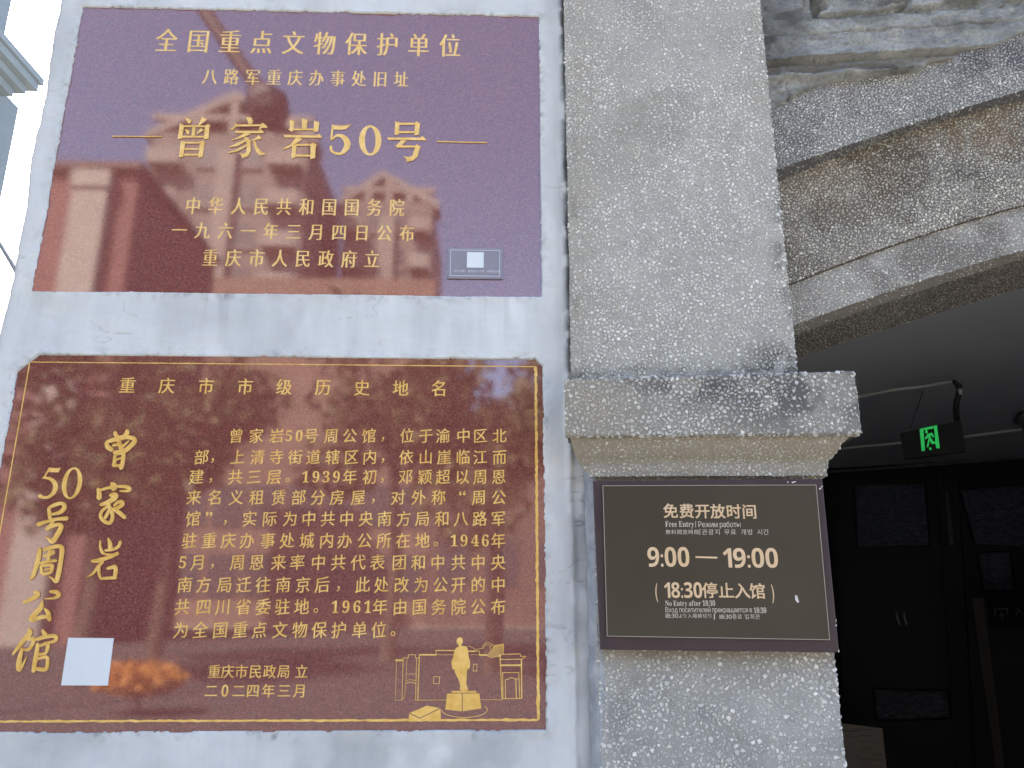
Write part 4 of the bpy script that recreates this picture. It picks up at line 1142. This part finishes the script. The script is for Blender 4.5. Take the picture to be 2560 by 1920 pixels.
# ================================================================ PORCH BEHIND THE ARCH
ZC = 2.42
DARKW = m_noisy('shaded_porch_wall', (.012, .0135, .018), (.018, .020, .026), 3, .7, .3)  # near-black base: the gloom of the porch is put into the colour
CEIL = m_noisy('grey_ceiling', (.60, .61, .60), (.70, .70, .69), 1.6, .85, .2, .15, 40)
DA = R(24)
DX = np.array([math.cos(DA), -math.sin(DA), 0.0]); DN = np.array([math.sin(DA), math.cos(DA), 0.0])
_d = ray(2300, 1158); DO = CAM+_d*((ZC-CAM[2])/_d[2]); DO[2] = 0
def DQ(px, py, off=0.0):                  # point on the door wall, off metres in front of it
    return hit(px, py, DO-DN*off, DN)
def dw(s_, d_, z_): return DO+DX*s_+DN*d_+np.array([0, 0, 1.])*z_
def ceil_pt(px, py, drop=0.0):
    q = ray(px, py); return CAM+q*((ZC-drop-CAM[2])/q[2])
porch = empty('entrance_porch', DO, 'dark entrance porch with a grey ceiling seen through the gate arch', 'porch')
mb = MB(); mb.prism([gp(-.05, .23, ZC), gp(2.3, .23, ZC), tuple(dw(2.2, .1, ZC)), tuple(dw(-3.2, .1, ZC)), gp(-1.0, .5, ZC)], (0, 0, .9)); mb.build('ceiling', CEIL, porch)
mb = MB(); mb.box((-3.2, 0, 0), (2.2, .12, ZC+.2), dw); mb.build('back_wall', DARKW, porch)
mb = MB()
a, b = dw(-3.2, 0, 0), gp(.02, .24, 0)
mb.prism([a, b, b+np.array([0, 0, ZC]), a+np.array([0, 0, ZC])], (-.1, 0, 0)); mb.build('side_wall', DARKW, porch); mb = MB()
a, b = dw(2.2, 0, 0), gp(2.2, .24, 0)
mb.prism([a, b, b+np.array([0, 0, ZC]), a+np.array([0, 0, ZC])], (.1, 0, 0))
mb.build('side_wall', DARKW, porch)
mb = MB(); mb.prism([gp(-.05, .1, .01), gp(2.3, .1, .01), tuple(dw(2.2, 0, .01)), tuple(dw(-3.2, 0, .01))], (0, 0, -.05)); mb.build('floor', m_noisy('porch_floor', (.15, .15, .145), (.2, .2, .19), 4, .6, .3), porch)
# thin mouldings and a peeled seam on the ceiling
TRIM = m_noisy('ceiling_trim', (.70, .68, .62), (.82, .80, .74), 12, .7, .3)
def ceilbar(pts, w_, h_, m_):
    mb = MB(); mb.tube([ceil_pt(*p, h_*.5) for p in pts], w_, 6); return mb.build('ceiling_trim', m_, porch)
ceilbar([(2120, 997), (2230, 975), (2310, 966), (2386, 952)], .008, .008, TRIM)
ceilbar([(2060, 1127), (2140, 1117), (2255, 1107), (2400, 1093), (2560, 1073), (2700, 1056)], .009, .01, TRIM)
mb = MB(); mb.tube([DQ(x, y, .01) for x, y in ((2030, 1181), (2200, 1171), (2400, 1156), (2620, 1138))], .011, 6); mb.build('wall_trim', m_noisy('dim_trim', (.10, .10, .10), (.15, .15, .15), 9, .6), porch)

# glazed double doors
GLASS = mat('blue_reflection_glass', (.016, .022, .045), .16, 0, .5)
t = NT(GLASS)
c = t.ramp(t.noise(26, 4, .6, stretch=(1.0, 1.0, 2.6)), [(.35, (.020, .028, .055)), (.55, (.045, .058, .105)), (.75, (.09, .105, .17))])  # wavy bluish reflection painted into the pane colour
t.base(c); t.bump(t.noise(34, 3, .6, stretch=(1, 1, 2.4)), .5, .02)
FRAME = mat('black_door_frame', (.006, .007, .010), .5, 0, .3)
LEAF = mat('dark_door_leaf', (.005, .006, .009), .5, 0, .3)  # door frame and leaf near black: porch shade put into their colour
STEEL = mat('dull_steel', (.30, .31, .32), .35, .8)
def door(label, panes, frame, handle, group):
    o = empty('porch_door', DQ(sum(p[0] for p in frame)/4, max(p[1] for p in frame)), label, 'door', group)
    mb = MB(); mb.prism([DQ(*p, .03) for p in frame], DN*.03); mb.build('leaf', LEAF, o)
    for P_ in panes:
        mb = MB(); mb.prism([DQ(*p, .036) for p in P_], DN*.006); g_ = mb.build('glass_pane', GLASS, o)
        mb = MB()
        for a, b in zip(P_, P_[1:]+P_[:1]):
            mb.tube([DQ(*a, .038), DQ(*b, .038)], .008, 6)
        mb.build('pane_frame', FRAME, g_)
    for h in handle:
        mb = MB(); mb.tube([DQ(*h[0], .05), DQ((h[0][0]+h[1][0])/2-1.5, (h[0][1]+h[1][1])/2, .055), DQ(*h[1], .05)], [.006, .008, .006], 8); mb.build('handle', STEEL, o)
    return o
door('dark porch door with a pair of small steel pull handles below its pane', [[(2136, 1213), (2312, 1208), (2326, 1366), (2144, 1370)], [(2184, 1722), (2370, 1728), (2378, 1796), (2192, 1802)]],
     [(2086, 1195), (2340, 1190), (2400, 2080), (2120, 2080)], [((2241, 1530), (2249, 1562)), ((2260, 1531), (2267, 1562))], 'double doors of the porch')
door('dark porch door with a wide pane coloured as rippled blue reflection, partly behind the pale timber post', [[(2400, 1226), (2640, 1205), (2660, 1372), (2438, 1364)], [(2444, 1382), (2525, 1380), (2540, 1480), (2460, 1478)]],
     [(2396, 1190), (2660, 1182), (2720, 2080), (2450, 2080)], [], 'double doors of the porch')
mb = MB(); mb.prism([DQ(*p, .05) for p in ((2341, 1180), (2394, 1180), (2440, 2080), (2401, 2080))], DN*.05)
o = mb.build('door_post', FRAME); tag(o, 'black door post between the two dark porch doors', 'door post')
mb = MB(); mb.prism([DQ(*p, .056) for p in ((2362, 1228), (2371, 1228), (2385, 1362), (2374, 1362))], DN*.006)
mb.build('metal_strip', m_noisy('strip_metal', (.05, .048, .048), (.08, .076, .075), 20, .5), o)
# leaning timber post
mb = MB(); P_ = ((2429, 1496), (2459, 1494), (2512, 1925), (2490, 1925))
mb.prism([DQ(*p, .9) for p in P_], DN*.03)
o = mb.build('timber_post', m_noisy('old_timber', (.06, .058, .052), (.09, .085, .077), 6, .8, .2, stretch=(6, 6, .6)))
tag(o, 'narrow pale timber post standing inside the dark porch under the arrow sign', 'post')
# entrance direction sign
SGN = mat('dark_sign_board', (.007, .0075, .009), .8, 0, .2)
ent = empty('entrance_sign', DQ(2520, 1580, .8), 'dark board with an arrow through a doorway symbol and a grey character', 'sign')
mb = MB(); mb.prism([DQ(*p, .80) for p in ((2470, 1495), (2640, 1488), (2652, 1560), (2478, 1566))], DN*.02); mb.build('board', SGN, ent)
DIM = mat('dim_grey_ink', (.07, .073, .075), .6)
mb = MB()
eq = lambda x, y: DQ(2080+x*.2532, 1500+y*.2532, .806)
for p in ([(1600, 82), (1735, 78), (1735, 92), (1600, 96)], [(1600, 96), (1614, 96), (1620, 150), (1606, 152)], [(1720, 92), (1734, 92), (1740, 146), (1726, 148)],
          [(1668, 150), (1682, 150), (1686, 198), (1674, 198)], [(1672, 122), (1708, 158), (1690, 156), (1674, 140), (1660, 158), (1642, 160)]):
    mb.prism([eq(*q_) for q_ in p], DN*.001)
mb.build('arrow_symbol', DIM, ent)
entt = MB()
_e0 = eq(1846, 115)
put_char(entt, '入', 'semi', 0, 0, .052, lambda a_, b_, d_: tuple(_e0+DX*a_+np.array([0, 0, 1.])*b_-DN*(.001-d_)), 'bb')
# paper notice
PAPER = m_noisy('notice_paper', (.33, .32, .29), (.39, .375, .34), 10, .8, .2)
not_ = empty('paper_notice', DQ(2160, 1920, 1.2), 'grey printed paper notice inside the porch, partly behind the lower pillar shaft', 'notice')
mb = MB(); mb.prism([DQ(*p, 1.2) for p in ((2085, 1806), (2206, 1821), (2226, 2010), (2096, 2010))], DN*.002); mb.build('sheet', PAPER, not_)
mb = MB()
nq = lambda x, y: DQ(2080+x*.2532, 1500+y*.2532, 1.203)
for x0, x1, y, h in ((210, 400, 1268, 8), (120, 265, 1285, 12), (260, 385, 1330, 7), (140, 250, 1340, 6), (270, 450, 1392, 6), (275, 380, 1448, 5), (275, 410, 1470, 5), (275, 370, 1492, 5), (415, 500, 1518, 10), (285, 510, 1570, 9), (290, 400, 1600, 7), (290, 510, 1630, 6)):
    mb.prism([nq(x0, y), nq(x1, y+8), nq(x1, y+h+8), nq(x0, y+h)], DN*.001)
mb.build('printed_lines', mat('faded_print', (.20, .19, .175), .7), not_)

# exit sign hanging from the ceiling
ex_c = CAM+ray(2325, 1090)*3.05
EXA = R(40)
EX = np.array([math.cos(EXA), -math.sin(EXA), 0.0]); EN = np.array([math.sin(EXA), math.cos(EXA), 0.0])
eo = empty('exit_sign', ex_c, 'green lit running figure exit sign hanging from the dark porch ceiling', 'exit sign')
xq = lambda x, y, off=0.0: hit(2240+x*.14467, 940+y*.14467, ex_c-EN*off, EN)
mb = MB(); mb.prism([xq(*p) for p in ((75, 985), (1100, 765), (1190, 1290), (130, 1440))], EN*.03)
o = mb.build('sign_box', mat('sign_black', (.012, .012, .013), .5), eo)
GREEN = mat('exit_green', (.02, .35, .08), .5)
GREEN.node_tree.nodes['Principled BSDF'].inputs['Emission Color'].default_value = (.03, .55, .11, 1)
GREEN.node_tree.nodes['Principled BSDF'].inputs['Emission Strength'].default_value = .11
mb = MB()
for p in ([(408, 915), (470, 900), (500, 1285), (445, 1298)], [(655, 860), (705, 848), (755, 1245), (700, 1250), (685, 1195)], [(480, 898), (645, 862), (648, 905), (482, 935)],
          [(505, 940), (530, 932), (550, 955), (545, 985), (520, 995), (506, 975)],
          [(545, 1000), (620, 978), (660, 1040), (640, 1065), (605, 1020), (590, 1040), (640, 1130), (690, 1130), (690, 1165), (615, 1175), (575, 1090), (555, 1060), (510, 1095), (495, 1080)],
          [(560, 1080), (585, 1095), (555, 1225), (530, 1230)], [(570, 1235), (600, 1235), (620, 1268), (575, 1278)]):
    mb.prism([xq(*q_, .003) for q_ in p], EN*.002)
mb.build('running_figure', GREEN, eo)
mb = MB(); mb.tube([xq(245, 915), ceil_pt(2308, 978)], .0025, 6); mb.build('hanging_wire', mat('wire_grey', (.18, .18, .17), .5), eo)
mb = MB()
cp_ = ceil_pt(2385, 953)
mb.tube([cp_, CAM+ray(2398, 966)*3.02, CAM+ray(2397, 985)*3.02, CAM+ray(2391, 1008)*3.02, CAM+ray(2390, 1025)*3.03, xq(1050, 760)], [.008, .012, .010, .011, .012, .012], 8)
mb.build('supply_cable', mat('cable_black', (.012, .012, .012), .6), eo)
mb = MB(); mb.tube([CAM+ray(2400, 972)*3.0, CAM+ray(2402, 986)*3.0], .008, 8); mb.build('cable_label', mat('label_grey', (.34, .35, .33), .5), eo)
# camera housing at the picture edge
cc = ceil_pt(2568, 1047, .05)
mb = MB(); mb.tube([ceil_pt(2562, 1042), cc], .02, 10); mb.tube([cc, CAM+(ray(2532, 1047))*np.linalg.norm((cc-CAM))/1.05*.98], [.035, .028], 10)
mb.tube([ceil_pt(2562, 1050, .07), ceil_pt(2564, 1085, .05)], .012, 8)
o = mb.build('security_camera', m_noisy('camera_shell', (.03, .03, .032), (.10, .10, .10), 9, .4)); tag(o, 'small dark security camera hanging from the porch ceiling beyond the green exit sign', 'camera')

# ================================================================ GATE POST AND CABLE LEFT OF THE WALL
def X_at(px, py, x):
    q = ray(px, py); return CAM+q*((x-CAM[0])/q[0])
xb, xc = -2.15, -1.98
pc = X_at(107, 203, xc); pcb = X_at(100, 236, xc); pb = X_at(52, 243, xb)
post = empty('side_building', (-2.6, pc[1]-.8, 0), 'pale blue grey building with a projecting cornice beyond the end of the plastered wall', 'building')
yf = pc[1]
BLU = m_noisy('blue_grey_render', (.095, .12, .145), (.13, .155, .18), 2.5, .85, .25, .2, 60)
mb = MB(); mb.box((-6, yf-2.6, 0), (xb, pb[1], pcb[2]+.02)); mb.build('wall', BLU, post)
mb = MB()
zc0, zc1 = pcb[2], pc[2]
for dx, z0_, z1_ in ((-.06, zc0-.07, zc0-.035), (-.03, zc0-.035, zc0), (0, zc0, zc0+(zc1-zc0)*.55), (.012, zc0+(zc1-zc0)*.55, zc1)):
    mb.box((-6, yf-2.8-dx, z0_+.001), (xc+dx, yf+dx-.02, z1_))
mb.build('cornice', BLU, post)
pu = X_at(19, 50, xb)
mb = MB(); mb.box((-6, pu[1]-2.3, zc1-.02), (xb, pu[1], zc1+3.0)); mb.build('upper_storey', BLU, post)
mb = MB(); mb.tube([CAM+ray(-60, 520)*3.0, CAM+ray(2, 612)*2.9, CAM+ray(26, 652)*2.85, CAM+ray(60, 712)*2.8], .009, 8)
o = mb.build('drain_pipe', m_noisy('pipe_grey', (.20, .22, .24), (.28, .30, .32), 5, .5)); tag(o, 'thin grey sloping pipe against the white sky beside the plastered wall', 'pipe')

# ================================================================ ACROSS THE STREET (seen mirrored in the polished plaques)
def RF(px, py, dist):                     # mirrored ray meets the plane Y = -dist
    q = ray(px, py); t_ = (dist+0.0)/q[1]
    p0 = CAM+q*((0-CAM[1])/q[1])
    return np.array([p0[0]+q[0]*t_, -dist, p0[2]+q[2]*t_])
WALLB = m_noisy('beige_tower_tiles', (.15, .128, .118), (.19, .165, .152), .6, .8, .3)
TRIMB = m_noisy('cream_tower_trim', (.215, .19, .172), (.26, .23, .21), 1.0, .8, .3)
WIN = mat('tower_window', (.045, .045, .05), .5)
SHADE = m_noisy('tower_shade_wall', (.12, .09, .08), (.15, .115, .10), .8, .85, .2)  # darker copy of the tower wall, shade put into the colour
def tower(label, lx, rx, eave_py, peak, dist, depth, side=1.2):
    a = RF(lx, eave_py, dist); b = RF(rx, eave_py, dist); p = RF(*peak, dist)
    x0, x1, ze, zp, xp = a[0], b[0], a[2], p[2], p[0]
    o = empty('apartment_tower', ((x0+x1)/2, -dist, 0), label, 'building')
    mb = MB(); mb.box((x0, -dist-depth, 0), (x1, -dist, ze)); mb.build('wall', WALLB, o)
    # gabled top: open frame of posts and rafters before a recessed attic
    mb = MB(); th = .55
    attic = [(x0+.6, ze), (x1-.6, ze), (x1-.9, ze+(zp-ze)*.25), (xp, zp-.9), (x0+.9, ze+(zp-ze)*.25)]
    mb.prism([(x_, -dist-1.0, z_) for x_, z_ in attic], (0, -depth+1.5, 0)); mb.build('attic', SHADE, o)
    mb = MB()
    for (xa, za), (xb_, zb_) in (((x0-.5, ze), (xp, zp)), ((xp, zp), (x1+.5, ze))):
        mb.prism([(xa, -dist+.1, za), (xb_, -dist+.1, zb_), (xb_, -dist+.1, zb_-th*1.3), (xa, -dist+.1, za-th)], (0, -2.2, 0))
    nposts = 5
    for i in range(nposts):
        x_ = x0+.2+(x1-x0-.4)*i/(nposts-1)
        zt_ = zp-(zp-ze)*abs(x_-xp)/max(xp-x0, x1-xp)-.3
        mb.box((x_-.28, -dist-.6, ze-.2), (x_+.28, -dist+.05, max(ze+.3, zt_)))
    mb.box((x0-.2, -dist-.3, ze+(zp-ze)*.35-.2), (x1+.2, -dist+.08, ze+(zp-ze)*.35+.25))
    mb.build('roof_frame', TRIMB, o)
    fl = int(ze/3.0)
    wn = 4
    for f_ in range(fl):
        z_ = ze-2.6-f_*3.0
        if z_ < 1: break
        for i in range(wn):
            xc_ = x0+(x1-x0)*(i+.5)/wn
            w2 = (x1-x0)/wn*.28
            wi = MB().box((xc_-w2, -dist-.05, z_), (xc_+w2, -dist+.04, z_+1.6)).build('window', WIN, o)
            MB().box((xc_-w2-.15, -dist-.02, z_-.2), (xc_+w2+.15, -dist+.2, z_-.02)).build('window_sill', TRIMB, wi)
            if i in (0, 3):
                mbb = MB(); q1, q2 = -dist+1.1, -dist+1.0
                mbb.add([(xc_-w2*1.5, -dist, z_-.35), (xc_+w2*1.5, -dist, z_-.35), (xc_+w2*1.5, q1, z_-.35), (xc_-w2*1.5, q1, z_-.35), (xc_-w2*1.5, -dist, z_-.21), (xc_+w2*1.5, -dist, z_-.21), (xc_+w2*1.5, q2, z_-.21), (xc_-w2*1.5, q2, z_-.21), (xc_-w2*1.5, q2, z_+.75), (xc_+w2*1.5, q2, z_+.75), (xc_+w2*1.5, q1, z_+.75), (xc_-w2*1.5, q1, z_+.75)],
                        [(3, 2, 1, 0), (4, 5, 6, 7), (7, 6, 9, 8), (8, 9, 10, 11), (2, 3, 11, 10), (0, 1, 5, 4), (1, 2, 10, 9, 6, 5), (3, 0, 4, 7, 8, 11)])
                mbb.build('balcony', TRIMB, o)
    mb = MB()
    for xx in (x0+(x1-x0)*.5,): mb.box((xx-.6, -dist, 0), (xx+.6, -dist+.5, ze-1.5))
    mb.build('stair_bay', TRIMB, o)
    return o
tower('taller beige apartment tower across the street, its gabled roof behind the street lamp head', 385, 775, 330, (590, 228), 46, 12)
tower('shorter beige apartment tower with a closed gable beside its taller neighbour across the street', 862, 1082, 500, (957, 427), 52, 12)
# low side buildings
def lowhouse(label, lx, rx, top, dist, m_, depth=8):
    a = RF(lx, top, dist); b = RF(rx, top, dist)
    o = empty('street_house', ((a[0]+b[0])/2, -dist, 0), label, 'building')
    MB().box((a[0], -dist-depth, 0), (b[0], -dist, a[2])).build('wall', m_, o)
    return o, a, b
REDW = m_noisy('red_house_wall', (.16, .085, .08), (.20, .11, .10), 1, .85, .2)
o, a, b = lowhouse('dark red house across the street with one broad cream column on its front', 40, 350, 425, 24, REDW)
c0, c1 = RF(186, 440, 23.6), RF(274, 440, 23.6)
mb = MB(); mb.box((c0[0], -23.98, 0), (c1[0], -23.6, a[2]-.25)); mb.box((c0[0]-.06, -23.985, a[2]-.85), (c1[0]+.06, -23.5, a[2]-.2)); mb.build('column', m_noisy('cream_column', (.26, .23, .21), (.32, .285, .26), 1, .8, .3), o)
mb = MB(); mb.box((a[0]-.2, -32.2, a[2]), (b[0]+.2, -23.7, a[2]+.25)); mb.build('roof_slab', SHADE, o)
o, a, b = lowhouse('long low brown street house in front of the two apartment towers', 330, 1090, 690, 40, m_noisy('brown_house_wall', (.16, .105, .085), (.21, .145, .115), 1, .85, .2), 5)
for i in range(9):
    x_ = a[0]+(b[0]-a[0])*(i+.5)/9
    for z_ in (5, 1.4): MB().box((x_-.8, -40.05, z_), (x_+.8, -39.94, z_+2.2)).build('window', WIN, o)
o, a, b = lowhouse('long dark brown house with one row of windows, added behind the street trees to darken the reflection', 1080, 2700, 1090, 39, m_noisy('dark_house_wall', (.10, .07, .06), (.14, .10, .085), 1, .85, .2), 5)  # house added to fill a bright gap in the plaque reflection
for i in range(14):
    x_ = a[0]+(b[0]-a[0])*(i+.5)/14
    MB().box((x_-.8, -39.05, 2.0), (x_+.8, -38.94, 4.2)).build('window', WIN, o)
# trees
LEAFM = m_noisy('tree_leaves', (.05, .05, .022), (.10, .085, .035), 3, .6, .3)
BARK = m_noisy('tree_bark', (.07, .055, .04), (.12, .10, .08), 9, .9, .2)
def tree(x, y, h, cr, label, leafm=LEAFM, n=2600, seed=1):
    g = np.random.default_rng(seed)
    o = empty('street_tree', (x, y, 0), label, 'tree', 'street trees across the road')
    mb = MB(); top = h-cr*.9
    mb.tube([(x, y, 0), (x+.1, y, top*.5), (x-.05, y+.1, top), (x, y, h-cr*.3)], [.20, .15, .11, .03], 8)
    cl = []
    for i in range(9):
        a_ = i*2.4; r_ = cr*g.uniform(.35, .75); p = np.array([x+r_*math.cos(a_), y+r_*math.sin(a_), top+cr*g.uniform(-.2, 1.1)])
        cl.append((p, cr*g.uniform(.30, .5)))
        mb.tube([(x, y, top*g.uniform(.75, 1)), tuple((p+np.array([x, y, top]))/2+np.array([0, 0, .1])), tuple(p)], [.07, .05, .02], 6)
    cl.append((np.array([x, y, h-cr*.5]), cr*.55))
    mb.build('trunk', BARK, o)
    per = n//len(cl); P = []; 
    for c_, r_ in cl:
        v = g.normal(0, 1, (per, 3)); v /= np.linalg.norm(v, axis=1, keepdims=True)
        P.append(c_+v*(r_*g.random((per, 1))**.4)*np.array([1.1, 1.1, .8]))
    P = np.concatenate(P); K = len(P); s_ = g.uniform(.10, .2, (K, 1))
    t1 = g.normal(0, 1, (K, 3)); t1 /= np.linalg.norm(t1, axis=1, keepdims=True)
    t2 = np.cross(t1, g.normal(0, 1, (K, 3))); t2 /= np.linalg.norm(t2, axis=1, keepdims=True)
    V = np.stack([P-t1*s_, P+t2*s_*.5, P+t1*s_, P-t2*s_*.5], 1).reshape(-1, 3)
    np_mesh('crown', V, np.full(K, 4), np.arange(4*K), np.zeros(K, int), [leafm], None, o)
for i, (px, top_py, dist, cr, lab) in enumerate(((470, 905, 17, 2.7, 'broad green street tree between the red house and the taller tower'), (290, 985, 13, 2.1, 'small green tree nearest the red house across the road'),
        (1000, 905, 18, 2.9, 'broadest street tree, standing before the shorter apartment tower'), (1235, 985, 15, 2.4, 'green street tree with its crown against the sky beside the shorter tower'),
        (1480, 900, 16, 2.2, 'green street tree facing the gate pillar'), (1900, 880, 17, 2.4, 'green street tree facing the gate arch'))):
    p = RF(px, top_py, dist)
    tree(p[0], -dist, p[2], cr, lab, n=3200, seed=20+i)
ORL = m_noisy('orange_leaves', (.42, .16, .03), (.6, .28, .06), 6, .6, .3)  # shrub added out of view for an orange patch in the plaque reflection
p = RF(360, 1590, 9.5)
g = np.random.default_rng(5); K = 1500
P = g.normal(0, 1, (K, 3)); P /= np.linalg.norm(P, axis=1, keepdims=True); P = np.array([p[0], -9.5, .46])+P*np.array([.60, .40, .22])*(g.random((K, 1))**.4)
t1 = g.normal(0, 1, (K, 3)); t1 /= np.linalg.norm(t1, axis=1, keepdims=True); t2 = np.cross(t1, g.normal(0, 1, (K, 3))); t2 /= np.linalg.norm(t2, axis=1, keepdims=True)
V = np.stack([P-t1*.05, P+t2*.03, P+t1*.05, P-t2*.03], 1).reshape(-1, 3)
so_ = empty('reflection_shrub', (p[0], -9.5, 0), 'low orange leaved shrub added to give an orange reflection next to the sticker', 'shrub')
np_mesh('foliage', V, np.full(K, 4), np.arange(4*K), np.zeros(K, int), [ORL], None, so_)
mb = MB(); mb.tube([(p[0], -9.5, 0), (p[0]+.02, -9.5, .4)], .03, 6); mb.tube([(p[0], -9.5, .2), (p[0]+.3, -9.4, .7)], .015, 6); mb.tube([(p[0], -9.5, .2), (p[0]-.3, -9.6, .7)], .015, 6); mb.build('stem', BARK, so_)
# street lamp leaning into the mirrored sky
lp = empty('street_lamp', RF(700, 1500, 8.0), 'dark street lamp whose long sloping arm ends in a round head before the towers', 'street lamp')
DKM = mat('dark_lamp_metal', (.02, .018, .018), .5)
hd = RF(668, 262, 8.0); ar0 = RF(520, 40, 8.0); arm0 = RF(430, -90, 8.0); base = (RF(-330, 900, 8.0)[0], -8.0, 0)
mb = MB(); mb.tube([base, (base[0], -8.0, arm0[2]+.4)], [.11, .08], 10); mb.build('pole', DKM, lp)
mb = MB(); mb.tube([(base[0], -8.0, arm0[2]+.4), tuple(arm0), tuple(ar0), tuple(RF(610, 170, 8.0)), tuple(RF(650, 225, 8.0))], [.08, .085, .10, .10, .10], 10); mb.build('arm', DKM, lp)
mb = MB(); mb.tube([tuple(RF(640, 215, 8.0)), tuple(RF(655, 245, 8.0)), tuple(hd), tuple(RF(678, 290, 8.0)), tuple(RF(684, 318, 8.0))], [.12, .26, .30, .26, .12], 14); mb.build('lamp_head', DKM, lp)

# ================================================================ lettering last
flush()
for mb_r, text, A_, B_, h_, style, up_ in RUNS:
    wd = []; gap = .06
    for ch in text:
        v, f, x1, x0 = TXT[(ch, style)]
        wd.append((x1-x0) if len(v) else .20)
    tot = sum(wd)+gap*(len(text)-1)
    size = h_/.80
    stretch = (B_[0]-A_[0])/(tot*size)
    x = 0.0
    for ch, wv in zip(text, wd):
        v, f, x1, x0 = TXT[(ch, style)]
        if len(v):
            _, dxs, dys, sh = STY[style]; k_ = 0
            base_z = A_[1]+(B_[1]-A_[1])*(x/tot)
            for dx in dxs:
                for dy in dys:
                    pts = [sign_fr(A_[0]+(x+a_-x0+dx)*size*stretch, base_z+(b_-up_+dy)*size, -.0001-k_*.00004) for a_, b_ in v]
                    mb_r.add(pts, f); k_ += 1
        x += wv+gap
for i, (mb_, nm) in enumerate(PARTS):
    if mb_.f: mb_.build(nm, GOLD if i < NUP else GOLD2, up if i < NUP else lo)
tagtext.build('inscription', TAGW, tgo)
for (kind_, _), mb_ in LINES.items():
    mb_.build('large_lettering' if kind_ == 'A' else 'small_lettering', PEACH if kind_ == 'A' else PEACH2, sg)
entt.build('character', DIM, ent)
